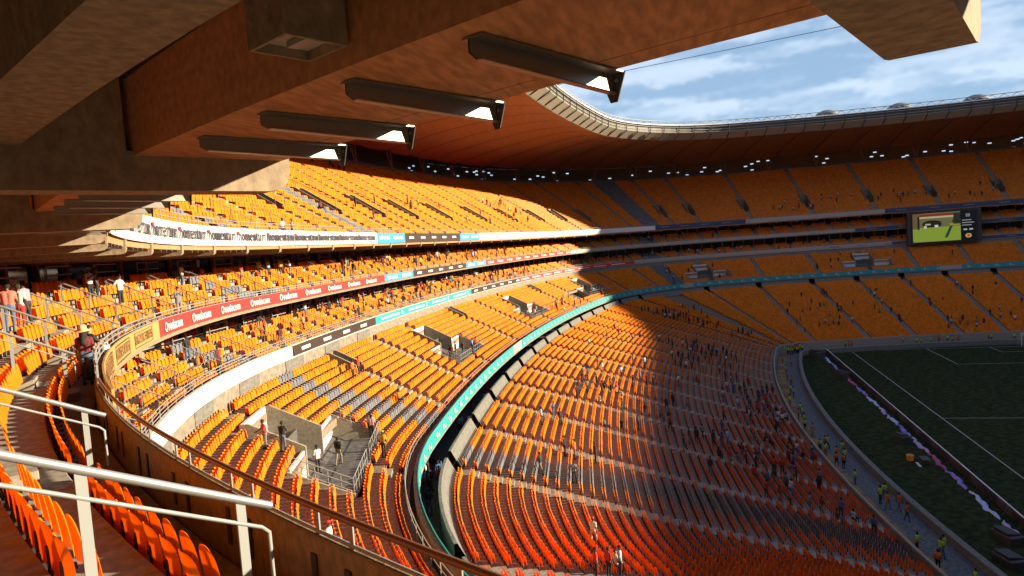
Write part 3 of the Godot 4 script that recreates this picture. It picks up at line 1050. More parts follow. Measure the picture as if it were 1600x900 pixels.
func seats() -> void:
	var list := []
	for key in TIER:
		var T: Dictionary = TIER[key]
		var tmax := 13.0
		var half := 0.62 if key in ["low", "mid", "up"] else 0.55
		var al: Array = AISLE[key]
		for k in T.n:
			if key == "up" and k == T.n: continue
			var oo: float = T.o0 + (k + 1) * T.tr - 0.12
			var y: float = T.y0 + k * T.ri
			var start := -168.0 if key == "s3" else -152.0
			for a in al.size() + 1:
				var ta: float = start if a == 0 else step_th(al[a - 1], oo, half)
				var tb: float = al[a] if a < al.size() else tmax
				if a < al.size(): tb -= rad_to_deg(half / rad_at(tb - 0.02, oo))
				if tb <= ta: continue
				var t := step_th(ta, oo, 0.25)
				var idx := 0
				while t < tb - 0.02:
					var skip := in_gap(key, t, k, rad_to_deg(0.35 / rad_at(t, oo)))
					if key == "low" and t > -49.5 and t < -40.5: skip = true
					if not skip:
						var f := frame(t, oo, y)
						var px := to_px(f.origin + Vector3(0, 0.6, 0))
						var keep := px.z > 0.5 and px.x > -500 and px.x < 2000 and px.y > -300 and px.y < 1300
						if keep: list.append([px.z if px.x > 0 and px.x < 1600 and px.y > 0 and px.y < 905 and _clear(f.origin + Vector3(0, 0.7, 0), key) else 1e5 + px.z, f, key, grey_seat(key, t, oo), px, k, a, idx])
					idx += 1
					t = step_th(t, oo, 0.5)
	list.sort_custom(func(a, b): return a[0] < b[0])
	var back := seat_shell(8, 10).commit(true)
	var pan := seat_pan(6, 9).commit(true)
	var br := seat_bracket().commit()
	var words := {"s3": "upper suite balcony", "s2": "lower suite balcony", "mid": "middle tier", "low": "lower bowl", "up": "highest tier"}
	var by := {}
	for k in list.size():
		var e: Array = list[k]
		if k < 300:
			var col := "dark grey" if e[3] else "orange"
			var n := thing("stadium_chair", "%s tip-up seat, %s along its %s row, %s block of the %s" % [col, nth(e[7]), nth(e[5]), nth(e[6]), words[e[2]]], "seat", e[1], "tip-up seats of the %s" % words[e[2]])
			var m: Material = M.seat_grey if e[3] else M.seat
			part(n, "backrest", back, m)
			part(n, "folded_seat", pan, m)
			part(n, "bracket", br, M.bracket)
		else:
			if not by.has(e[2]): by[e[2]] = []
			by[e[2]].append(e)
	var am := ArrayMesh.new()
	var sh := seat_shell(4, 5)
	sh.v.append_array(PackedVector3Array())
	var pn := seat_pan(4, 4)
	var base := sh.v.size()
	sh.v.append_array(pn.v)
	for q in pn.i: sh.i.append(base + q)
	var shell := sh.commit(true)
	am.add_surface_from_arrays(Mesh.PRIMITIVE_TRIANGLES, shell.surface_get_arrays(0))
	am.surface_set_material(0, M.seat_copies)
	var lb := Mb.new()
	lb.box(Transform3D(Basis(), Vector3(0, 0.14, 0.0)), Vector3(0.06, 0.28, 0.07))
	am.add_surface_from_arrays(Mesh.PRIMITIVE_TRIANGLES, lb.commit().surface_get_arrays(0))
	am.surface_set_material(1, M.bracket)
	for key in by:
		var arr: Array = by[key]
		var mm := MultiMesh.new()
		mm.transform_format = MultiMesh.TRANSFORM_3D
		mm.use_colors = true
		mm.mesh = am
		mm.instance_count = arr.size()
		for k in arr.size():
			var ft: Transform3D = arr[k][1]
			mm.set_instance_transform(k, ft * Transform3D(Basis(Vector3.RIGHT, rng.randf_range(-0.035, 0.035)).rotated(Vector3.UP, rng.randf_range(-0.03, 0.03)), Vector3.ZERO))
			var j := 1.0 + rng.randf_range(-0.16, 0.12)
			mm.set_instance_color(k, Color(0.19 * j, 0.20 * j, 0.225 * j) if arr[k][3] else Color(0.74 * minf(j, 1.1), 0.225 * j, 0.012 * j))
		var o := MultiMeshInstance3D.new()
		o.name = numbered("seat_rows")
		o.multimesh = mm
		tag(o, "rows of orange and grey tip-up seats filling the %s" % words[key], "seats", "", "stuff")
		add_child(o)
	print("seats ", list.size())

func _clear(p: Vector3, key: String) -> bool:
	# is the line from the camera free of the balcony front wall?
	if key == "s3" or key == "up": return true
	for s in range(1, 60):
		var q := CAM.lerp(p, s / 60.0)
		var c := Vector2(q.x + 46.695, q.z + 41.079)
		if q.x < -46.7 and q.z < -41.0 and c.length() - 8.0 < 46.3:
			return q.y > 24.4
	return true

# ------------------------------------------------------------------ railings
func railings() -> void:
	# brown handrail round the upper suite balcony
	var n := thing("balcony_handrail", "brown curved handrail on pale brackets along the balcony front wall", "handrail")
	var tp := PackedVector3Array()
	for x in ths(-172.0, -138.6, 0.35, 46.3): tp.append(pt(x, 46.3, 24.43))
	var b := Mb.new()
	b.tube(tp, 0.034, 10)
	part(n, "rail", b.commit(true), M.brown_rail)
	tp = PackedVector3Array()
	for x in ths(-172.0, -138.6, 0.35, 46.25): tp.append(pt(x, 46.3, 24.215))
	b = Mb.new()
	b.tube(tp, 0.018, 8)
	part(n, "lower_bar", b.commit(true), M.paint_steel)
	var t := -170.6
	var k := 0
	while t < -139.0:
		b = Mb.new()
		b.box(frame(t, 46.3, 24.3), Vector3(0.06, 0.24, 0.014))
		part(n, "bracket", b.commit(), M.paint_steel)
		b = Mb.new()
		b.box(frame(t, 46.372, 23.82), Vector3(0.09, 0.42, 0.012))
		part(n, "wall_plate", b.commit(), M.charcoal)
		t = step_th(t, 46.3, 1.35 if k % 2 == 0 else 0.55); k += 1
	# open railings above the fascias of each level
	front_rail("white steel railing with horizontal bars above the yellow and red banners", -138.4, 10.0, 46.3, 24.05, [0.14, 0.30, 0.46, 0.62], 1.4, 60.0)
	front_rail("thin grey railing above the white wall of the lower suite balcony", -133.0, 10.0, 46.06, 20.17, [0.18, 0.36, 0.54], 1.6, 70.0)
	front_rail("thin grey railing above the white banner of the highest tier", -132.0, 10.0, 45.75, 29.0, [0.25, 0.5], 1.6, 80.0)
	front_rail("grey double rail behind the teal band of the middle tier", -150.0, 10.0, 35.5, 13.1, [0.45, 0.8], 1.5, 75.0)
	# aisle handrails
	for key in ["s3", "s2", "up"]:
		var T: Dictionary = TIER[key]
		for th in AISLE[key]:
			if key == "up":
				var n_rows := [[1, 5], [13, 17], [19, 23]]
				if th < -112.0 or th > -81.0: continue
				for r in n_rows: aisle_rail(key, step_th(th, 50, 0.5), T.o0 + r[0] * T.tr, T.o0 + r[1] * T.tr, 0.92, 0.028, r[0])
			else:
				if th > -84.0 or th < -151.0: continue
				aisle_rail(key, th, T.o0 + 0.37, T.o0 + (T.n - 1.6) * T.tr, 0.98, 0.034, 0)

func front_rail(label: String, t0: float, t1: float, o: float, y: float, hs: Array, gap: float, far: float) -> void:
	var n := thing("front_railing", label, "railing")
	for h in hs:
		var tp := PackedVector3Array()
		for x in ths(t0, t1, 0.9, o): tp.append(pt(x, o, y + h))
		var b := Mb.new()
		b.tube(tp, 0.022 if h != hs[-1] else 0.03, 6)
		part(n, "bar", b.commit(true), M.paint_steel)
	var t := t0
	var pb := Mb.new()
	pb.box(Transform3D(Basis(), Vector3(0, hs[-1] * 0.5, 0)), Vector3(0.04, hs[-1] + 0.1, 0.04))
	var post := pb.commit()
	while t < t1:
		var f := frame(t, o, y)
		if f.origin.distance_to(CAM) < far: part(n, "post", post, M.paint_steel, f)
		t = step_th(t, o, gap)

func aisle_rail(key: String, th: float, oa: float, ob: float, h: float, r: float, row: int) -> void:
	var T: Dictionary = TIER[key]
	var sl: float = T.ri / T.tr
	var yy := func(o: float) -> float: return T.y0 + (o - T.o0) * sl
	var px := to_px(pt(th, oa, yy.call(oa) + h))
	if px.z < 0.5 or px.x < -250 or px.x > 1650 or px.y > 1000: return
	var words := {"s3": "upper suite balcony", "s2": "lower suite balcony", "up": "highest tier"}
	var lab = "%s slanting grey aisle handrail from the left on the " + words[key]
	if key == "up": lab += ", " + ("front" if row < 5 else ("middle" if row < 18 else "rear")) + " flight"
	if key == "s3" and th < -149.0: lab = "nearest thick silver handrail crossing the lower left foreground"
	elif key == "s3" and th < -143.0: lab = "second silver handrail from the camera, above the folded seats"
	elif key == "s3" and th < -133.0: lab = "third silver handrail from the camera, beside the woman in a straw hat"
	var n := thing("aisle_handrail", lab, "handrail", Transform3D(), "aisle handrails of the %s" % words[key])
	if lab.contains("%s"): later(n, lab, lab, px.x)
	var mat: Material = M.steel if key == "s3" else M.paint_steel
	var b := Mb.new()
	b.tube(PackedVector3Array([pt(th, oa, yy.call(oa) + h), pt(th, ob, yy.call(ob) + h)]), r, 12 if key == "s3" else 6)
	part(n, "top_rail", b.commit(true), mat)
	if key != "up":
		b = Mb.new()
		var o1 := oa + 0.03
		b.tube(PackedVector3Array([pt(th, o1, yy.call(o1) + h - 0.75), pt(th, o1, yy.call(o1) + h - 0.23), pt(th, o1 + 0.06, yy.call(o1) + h - 0.17), pt(th, ob, yy.call(ob) + h - 0.21)]), r * 0.5, 8)
		part(n, "mid_rail", b.commit(true), M.paint_steel)
	var np := 4 if key != "up" else 3
	for k in np:
		var o := lerpf(oa + 0.25, ob - 0.1, float(k) / (np - 1))
		var kk := int((o - T.o0) / T.tr)
		var floor_y: float = T.y0 + kk * T.ri
		var top: float = yy.call(o) + h
		b = Mb.new()
		b.box(frame(th, o, (floor_y + top) * 0.5 - 0.01), Vector3(0.022 if key == "s3" else 0.04, top - floor_y - 0.02, 0.075 if key == "s3" else 0.04))
		part(n, "post", b.commit(), M.paint_steel)
		if key == "s3":
			b = Mb.new()
			b.box(frame(th, o, floor_y + 0.006), Vector3(0.14, 0.012, 0.16))
			part(n, "base_plate", b.commit(), M.paint_steel)

# ------------------------------------------------------------------ advertising bands
var texts := {}
func word(s: String, size: float, depth := 0.01) -> Mesh:
	var key := s + str(size)
	if texts.has(key): return texts[key]
	var f := SystemFont.new()
	f.font_names = PackedStringArray(["Droid Sans"])
	f.font_weight = 700
	var t := TextMesh.new()
	t.text = s
	t.font = f
	t.font_size = 32
	t.pixel_size = size / 32.0
	t.depth = depth
	t.curve_step = 4.0
	texts[key] = t
	return t

func ring_mesh(r: float, w: float) -> Mesh:
	var b := Mb.new()
	for k in 20:
		var a0 := TAU * k / 20
		var a1 := TAU * (k + 1) / 20
		b.quad(Vector3(cos(a0), sin(a0), 0) * r, Vector3(cos(a1), sin(a1), 0) * r, Vector3(cos(a1), sin(a1), 0) * (r - w), Vector3(cos(a0), sin(a0), 0) * (r - w))
	return b.commit()

func face(th: float, o: float, y: float) -> Transform3D:
	# letters read from inside the bowl: +z of the text looks inward
	var z := -nrm(th)
	return Transform3D(Basis(Vector3.UP.cross(z), Vector3.UP, z), pt(th, o - 0.06, y))

func panel(root: Node, o: float, y0: float, y1: float, ta: float, tb: float, mat: Material) -> MeshInstance3D:
	var b := Mb.new()
	sweep(b, rect(o, o + 0.05, y0, y1), ths(ta, tb, 1.5, o), true)
	return part(root, "banner_panel", b.commit(), mat)

func run_of(root: Node, o: float, y0: float, y1: float, ta: float, tb: float, len: float, mat: Material, deco: Callable) -> void:
	var t := ta
	while t < tb - 0.05:
		var t2 := minf(step_th(t, o, len), tb)
		var p := panel(root, o, y0, y1, t, t2, mat)
		var mid := step_th(t, o, len * 0.5)
		if mid < tb: deco.call(p, mid)
		t = t2

func bands() -> void:
	var bars := func(n: int, w: float, h: float, gap: float) -> Mesh:
		var b := Mb.new()
		for k in n: b.box(Transform3D(Basis(), Vector3((k - (n - 1) * 0.5) * (w + gap), 0, 0)), Vector3(w, h, 0.016))
		return b.commit()
	var bar3: Mesh = bars.call(3, 0.9, 0.34, 0.25)
	var bar1: Mesh = bars.call(1, 1.7, 0.26, 0.0)
	var dashes: Mesh = bars.call(8, 0.22, 0.16, 0.1)
	var ring := ring_mesh(0.24, 0.09)
	var none := func(_p, _t): pass
	var noted := func(mesh: Mesh, mat: Material, o: float, y: float) -> Callable:
		return func(p, t): part(p, "lettering", mesh, mat, face(t, o, y))
	# highest fascia
	var o := 45.76
	var y0 := 27.9
	var y1 := 29.05
	var top := thing("fascia_banner", "long banner on the front edge of the highest tier, white where it starts", "banner")
	panel(top, o, y0, y1, -170.0, -131.0, M.white)
	var momentum := func(p, t):
		part(p, "lettering", word("momentum", 0.86), M.ad_text, face(step_th(t, o, 0.0), o, 28.52))
		part(p, "emblem", bars.call(1, 0.42, 0.12, 0.0), M.ad_red, face(step_th(t, o, -1.75) if false else t - rad_to_deg(2.2 / rad_at(t, o)), o, 28.75))
	run_of(top, o, y0, y1, -131.0, -95.3, 4.9, M.white, momentum)
	run_of(top, o, y0, y1, -95.3, -93.7, 4.5, M.sky_blue, noted.call(bar3, M.white, o, 28.5))
	run_of(top, o, y0, y1, -93.7, -89.8, 4.4, M.ad_brown, noted.call(bar1, M.white, o, 28.5))
	run_of(top, o, y0, y1, -89.8, -88.2, 4.5, M.sky_blue, noted.call(bar3, M.white, o, 28.5))
	run_of(top, o, y0, y1, -88.2, -37.0, 6.0, M.white, none)
	run_of(top, o, y0, y1, -37.0, -13.3, 6.0, M.navy, noted.call(dashes, M.pale, o, 28.5))
	run_of(top, o, y0, y1, -13.3, -3.6, 6.0, M.pale, none)
	run_of(top, o, y0, y1, -3.6, 12.0, 8.0, M.navy, noted.call(dashes, M.pale, o, 28.5))
	# upper suite banner
	var o3 := 46.12
	var s3 := thing("fascia_banner", "banner on the upper suite balcony, yellow then red with white lettering", "banner")
	var kaizer := func(p, t):
		part(p, "lettering", word("KAIZER CHIEFS", 0.5), M.ad_bronze, face(t, o3, 23.98))
		var fr := Mb.new()
		for s in [-1.0, 1.0]:
			fr.box(Transform3D(Basis(), Vector3(0, s * 0.29, 0)), Vector3(3.5, 0.035, 0.012))
			fr.box(Transform3D(Basis(), Vector3(s * 1.75, 0, 0)), Vector3(0.05, 0.58, 0.012))
		part(p, "border", fr.commit(), M.ad_bronze, face(t, o3, 23.97))
	run_of(s3, o3, 23.58, 24.36, -140.0, -119.2, 4.7, M.yellow, kaizer)
	var voda := func(p, t):
		part(p, "lettering", word("vodacom", 0.6), M.white, face(step_th(t, o3, 0.3), o3, 23.96))
		part(p, "emblem", ring, M.white, face(t - rad_to_deg(1.35 / rad_at(t, o3)), o3, 23.97))
	run_of(s3, o3, 23.58, 24.36, -119.2, -94.9, 4.9, M.red, voda)
	run_of(s3, o3, 23.58, 24.36, -94.9, -93.2, 4.8, M.sky_blue, noted.call(bar3, M.white, o3, 23.96))
	run_of(s3, o3, 23.58, 24.36, -93.2, -89.3, 4.4, M.ad_brown, noted.call(bar1, M.white, o3, 23.96))
	run_of(s3, o3, 23.58, 24.36, -89.3, -87.6, 4.8, M.sky_blue, noted.call(bar3, M.white, o3, 23.96))
	run_of(s3, o3, 23.58, 24.36, -87.6, -71.4, 5.2, M.red, voda)
	run_of(s3, o3, 23.58, 24.36, -71.4, -36.7, 6.0, M.pale, none)
	run_of(s3, o3, 23.58, 24.36, -36.7, -5.6, 6.0, M.pale, none)
	run_of(s3, o3, 23.58, 24.36, -5.6, 12.0, 8.0, M.navy, noted.call(dashes, M.pale, o3, 23.96))
	# lower suite banner
	var o2 := 45.82
	var s2 := thing("fascia_banner", "banner on the lower suite balcony, dark brown then teal then red", "banner")
	run_of(s2, o2, 19.3, 20.12, -99.1, -95.7, 4.6, M.ad_brown, noted.call(bar1, M.white, o2, 19.71))
	run_of(s2, o2, 19.3, 20.12, -95.7, -89.2, 9.2, M.teal, func(p, t):
		part(p, "lettering", bars.call(7, 0.7, 0.2, 0.16), M.white, face(t, o2, 19.71))
		part(p, "emblem", ring, M.white, face(step_th(t, o2, 3.9), o2, 19.71)))
	run_of(s2, o2, 19.3, 20.12, -89.2, -84.7, 4.6, M.ad_brown, noted.call(bar1, M.white, o2, 19.71))
	run_of(s2, o2, 19.3, 20.12, -84.7, -45.0, 7.0, M.red, noted.call(bars.call(4, 1.1, 0.22, 0.2), M.white, o2, 19.71))
	run_of(s2, o2, 19.3, 20.12, -45.0, -8.0, 7.0, M.pale, none)
	run_of(s2, o2, 19.3, 20.12, -8.0, -3.2, 7.0, M.pale, noted.call(dashes, M.navy, o2, 19.71))
	run_of(s2, o2, 19.3, 20.12, -3.2, 12.0, 8.0, M.navy, noted.call(dashes, M.pale, o2, 19.71))
	# teal band along the middle tier
	var ot := 34.76
	var tb := thing("fascia_banner", "teal band with white emblems along the front of the middle tier", "banner")
	var swirl := func(p, t):
		part(p, "emblem", ring, M.white, face(t, ot, 13.1))
		part(p, "emblem", bars.call(1, 0.5, 0.16, 0.0), M.ad_peach, face(step_th(t, ot, 0.62), ot, 12.9))
	run_of(tb, ot, 12.55, 13.62, -152.0, -99.6, 2.4, M.teal, swirl)
	run_of(tb, ot, 12.55, 13.62, -99.6, -92.5, 2.4, M.teal, swirl)
	run_of(tb, ot, 12.55, 13.62, -92.5, -91.6, 5.2, M.pale, none)
	run_of(tb, ot, 12.55, 13.62, -91.6, -37.0, 2.4, M.teal, swirl)
	run_of(tb, ot, 12.55, 13.62, -37.0, -33.0, 3.0, M.pale, none)
	run_of(tb, ot, 12.55, 13.62, -33.0, -1.2, 3.0, M.teal, swirl)
	run_of(tb, ot, 12.55, 13.62, -1.2, 0.2, 5.2, M.pale, none)
	run_of(tb, ot, 12.55, 13.62, 0.2, 12.0, 3.0, M.teal, swirl)

# ------------------------------------------------------------------ screen, goal, pitch side
func screen() -> void:
	var im := Image.create(200, 104, false, Image.FORMAT_RGB8)
	im.fill(Color8(148, 172, 60))
	im.fill_rect(Rect2i(0, 0, 152, 52), Color8(120, 118, 72))
	im.fill_rect(Rect2i(22, 4, 120, 8), Color8(150, 40, 26))
	im.fill_rect(Rect2i(22, 12, 110, 7), Color8(196, 190, 150))
	im.fill_rect(Rect2i(0, 0, 20, 56), Color8(120, 96, 60))
	im.fill_rect(Rect2i(16, 10, 6, 48), Color8(30, 26, 22))
	for y in range(20, 52):
		for x in range(30, 92):
			var d := Vector2((x - 62) / 32.0, (y - 40) / 14.0)
			if d.length() < 1.0: im.set_pixel(x, y, Color8(34, 32, 26))
	im.fill_rect(Rect2i(40, 38, 18, 6), Color8(210, 190, 150))
	im.fill_rect(Rect2i(70, 44, 12, 9), Color8(225, 225, 205))
	im.fill_rect(Rect2i(36, 46, 9, 9), Color8(225, 225, 205))
	for y in range(8, 92):
		for x in range(0, 9):
			im.set_pixel(clampi(int(140 - y * 0.42) + x, 0, 151), y, Color8(40, 70, 56))
	im.fill_rect(Rect2i(118, 40, 32, 10), Color8(170, 150, 50))
	im.fill_rect(Rect2i(130, 4, 22, 40), Color8(44, 46, 34))
	im.fill_rect(Rect2i(152, 0, 48, 104), Color8(10, 12, 14))
	im.fill_rect(Rect2i(168, 10, 14, 12), Color8(120, 125, 128))
	for k in 3: im.fill_rect(Rect2i(156, 32 + 9 * k, 30 if k != 1 else 38, 3), Color8(170, 172, 172))
	im.fill_rect(Rect2i(160, 64, 12, 6), Color8(190, 190, 190))
	im.fill_rect(Rect2i(178, 64, 12, 6), Color8(190, 190, 190))
	for y in range(80, 98):
		for x in range(164, 186):
			var d2 := Vector2((x - 175) / 10.0, (y - 89) / 8.0).length()
			if d2 < 1.0: im.set_pixel(x, y, Color8(225, 190, 120) if d2 > 0.55 else Color8(200, 80, 20))
	var m := StandardMaterial3D.new()
	m.albedo_color = Color(0.02, 0.02, 0.02)
	m.roughness = 0.4
	m.emission_enabled = true
	m.emission_texture = ImageTexture.create_from_image(im)
	m.emission_energy_multiplier = 0.22
	var f := face(0.0, 44.0, 23.25)
	var n := thing("video_screen", "large lit video screen showing a green field on the far stand", "screen", f)
	var b := Mb.new()
	b.bevel_box(Transform3D(Basis(), Vector3(0, 0, -0.6)), Vector3(17.4, 8.6, 1.1), 0.08)
	part(n, "housing", b.commit(), M.charcoal)
	var q := QuadMesh.new()
	q.size = Vector2(14.8, 7.5)
	part(n, "display", q, m, Transform3D(Basis(), Vector3(0, 0, 0.03)))
	b = Mb.new()
	for s in [-1.0, 1.0]:
		b.box(Transform3D(Basis(), Vector3(s * 7.6, 0, 0.02)), Vector3(0.3, 8.1, 0.14))
		b.box(Transform3D(Basis(), Vector3(0, s * 3.9, 0.02)), Vector3(14.9, 0.3, 0.14))
	part(n, "frame", b.commit(), M.dark)
	var al := AreaLight3D.new()
	if al:
		al.name = "screen_glow"
		al.position = Vector3(0, 0, 0.25)
		al.rotation.y = PI
		al.light_color = Color(0.75, 0.85, 0.4)
		al.light_energy = 0.15
		al.set("area_size", Vector2(14.8, 7.5))
		al.set("area_range", 60.0)
		al.shadow_enabled = true
		n.add_child(al)

func pitch_side() -> void:
	# goal at the far end
	var g := thing("goal", "white goal frame with net at the far end of the pitch", "goal", Transform3D(Basis(), Vector3(52.5, 0, 0)))
	var b: Mb
	for s in [-1.0, 1.0]:
		b = Mb.new()
		b.tube(PackedVector3Array([Vector3(0, 0, 3.72 * s), Vector3(0, 2.5, 3.72 * s)]), 0.06, 8)
		part(g, "post", b.commit(true), M.white)
	b = Mb.new()
	b.tube(PackedVector3Array([Vector3(0, 2.5, -3.78), Vector3(0, 2.5, 3.78)]), 0.06, 8)
	part(g, "crossbar", b.commit(true), M.white)
	b = Mb.new()
	for k in 13:
		var z := lerpf(-3.66, 3.66, k / 12.0)
		b.tube(PackedVector3Array([Vector3(0.05, 2.44, z), Vector3(0.9, 2.4, z), Vector3(2.0, 0.02, z)]), 0.012, 3)
	for k in 6:
		var u := k / 5.0
		b.tube(PackedVector3Array([Vector3(lerpf(0.9, 2.0, u), lerpf(2.4, 0.02, u), -3.66), Vector3(lerpf(0.9, 2.0, u), lerpf(2.4, 0.02, u), 3.66)]), 0.012, 3)
	part(g, "net", b.commit(), M.white)
	# advertising boards along the near touchline
	var names := ["nearest to the right edge", "level with the halfway line", "towards the far corner"]
	var n := thing("advertising_board_row", "row of dark pitch side boards with a white top edge along the touchline", "advertising boards")
	var x := -48.0
	while x < 51.0:
		b = Mb.new()
		b.box(Transform3D(Basis(Vector3.RIGHT, -0.12), Vector3(x + 1.47, 0.47, -39.05)), Vector3(2.94, 0.94, 0.05))
		var p := part(n, "board", b.commit(), M.board_back if int(x) % 2 else M.ad_brown)
		b = Mb.new()
		b.box(Transform3D(Basis(), Vector3(x + 1.47, 0.965, -38.99)), Vector3(2.96, 0.06, 0.1))
		part(p, "top_edge", b.commit(), M.white)
		b = Mb.new()
		b.box(Transform3D(Basis(Vector3.RIGHT, 0.6), Vector3(x + 0.5, 0.4, -39.4)), Vector3(0.05, 0.9, 0.05))
		part(p, "prop", b.commit(), M.charcoal)
		x += 3.0
	# bright cloth lying behind the boards, in lengths
	x = -46.0
	var cols := [M.cloth_a, M.cloth_b, M.cloth_c, M.cloth_b, M.cloth_a, M.cloth_d, M.cloth_c]
	var ci := 0
	while x < 46.0:
		var L := rng.randf_range(3.0, 7.5)
		b = Mb.new()
		var rows := []
		for j in 5:
			var r := PackedVector3Array()
			for k in 17:
				var u := k / 16.0
				var wv := sin(u * 19.0 + x) * 0.1 + sin(u * 7.0 + x * 2.0) * 0.12
				var ww := 0.10 + 0.16 * sin(PI * u)
				r.append(Vector3(x + u * L, 0.06 + [0.0, 0.16, 0.22, 0.14, 0.0][j] * (0.5 + 0.5 * sin(PI * u)) + 0.06 * sin(u * 31.0 + j), -40.1 + wv + (j - 2) * ww * 0.5))
			rows.append(r)
		b.grid(rows)
		var px := to_px(Vector3(x + L * 0.5, 0.3, -40.1))
		if px.x < 1620 and px.x > 1280:
			var cn: String = ["violet", "pale blue", "lilac", "pale blue", "violet", "crimson", "lilac"][ci % 7]
			solo("cloth_banner", b.commit(true), cols[ci % 7], "", "banner", "cloth banners behind the touchline boards")
			later(get_child(get_child_count() - 1), "cloth", "%s crumpled cloth behind the boards from the left, " + cn, px.x)
		x += L + rng.randf_range(0.05, 0.5); ci += 1
	# equipment on the grass
	for e in [[-37.6, -41.2, 2.2, 0.75, 1.3, "black equipment case under a cover near the right edge of the pitch verge"], [-41.6, -42.6, 2.0, 0.6, 1.4, "black flat equipment case nearest to the camera on the verge"], [-10.8, -41.6, 1.6, 0.9, 1.1, "dark camera cabinet on the grass level with halfway"], [26.0, -40.9, 2.2, 1.2, 1.5, "dark equipment cabinet on the grass toward the far corner"], [46.0, -41.5, 3.2, 1.3, 1.8, "dark covered dugout box by the far corner of the pitch"]]:
		var c := thing("equipment_case", e[5], "case", Transform3D(Basis(Vector3.UP, 0.3), Vector3(e[0], 0, e[1])), "equipment on the grass verge")
		b = Mb.new()
		b.bevel_box(Transform3D(Basis(), Vector3(0, e[3] * 0.5, 0)), Vector3(e[2], e[3], e[4]), 0.08)
		part(c, "body", b.commit(), M.charcoal)
		b = Mb.new()
		b.bevel_box(Transform3D(Basis(Vector3.RIGHT, 0.1), Vector3(0.1, e[3] + 0.1, 0)), Vector3(e[2] * 0.8, 0.14, e[4] * 0.85), 0.04)
		part(c, "lid", b.commit(), M.dark)
	var bk := thing("folding_table", "small black folding table with a white edge on the grass", "table", Transform3D(Basis(), Vector3(-18.9, 0, -41.6)))
	b = Mb.new()
	b.box(Transform3D(Basis(), Vector3(0, 0.74, 0)), Vector3(1.5, 0.05, 0.8))
	part(bk, "table_top", b.commit(), M.charcoal)
	for s in [[-0.65, -0.3], [0.65, -0.3], [-0.65, 0.3], [0.65, 0.3]]:
		b = Mb.new()
		b.box(Transform3D(Basis(), Vector3(s[0], 0.36, s[1])), Vector3(0.05, 0.72, 0.05))
		part(bk, "leg", b.commit(), M.charcoal)
	b = Mb.new()
	b.box(Transform3D(Basis(), Vector3(0, 0.03, -0.6)), Vector3(1.4, 0.05, 0.25))
	part(bk, "white_strip", b.commit(), M.white)
	var bu := thing("orange_bucket", "small orange bucket on the grass beside the black table", "bucket", Transform3D(Basis(), Vector3(-17.4, 0, -42.6)))
	b = Mb.new()
	b.tube(PackedVector3Array([Vector3(0, 0, 0), Vector3(0, 0.62, 0)]), 0.3, 12, 0.4)
	part(bu, "body", b.commit(true), M.bucket)
	b = Mb.new()
	b.tube(PackedVector3Array([Vector3(-0.4, 0.6, 0), Vector3(0, 0.82, 0), Vector3(0.4, 0.6, 0)]), 0.015, 5)
	part(bu, "handle", b.commit(true), M.steel)
	# glass screen at the end of the lower suite balcony
	var gs := thing("glass_screen", "clear glass screen on a steel post between the balcony handrail and the white wall", "screen")
	var f := frame(-128.0, 0, 0)
	b = Mb.new()
	b.quad(f * Vector3(0, 19.5, 46.25), f * Vector3(0, 19.5, 48.1), f * Vector3(0, 21.3, 48.1), f * Vector3(0, 21.3, 46.25))
	part(gs, "pane", b.commit(), M.pane)
	for oo in [46.2, 47.2, 48.15]:
		b = Mb.new()
		b.box(f * Transform3D(Basis(), Vector3(0, 20.4, oo)), Vector3(0.05, 1.9, 0.05))
		part(gs, "post", b.commit(), M.paint_steel)

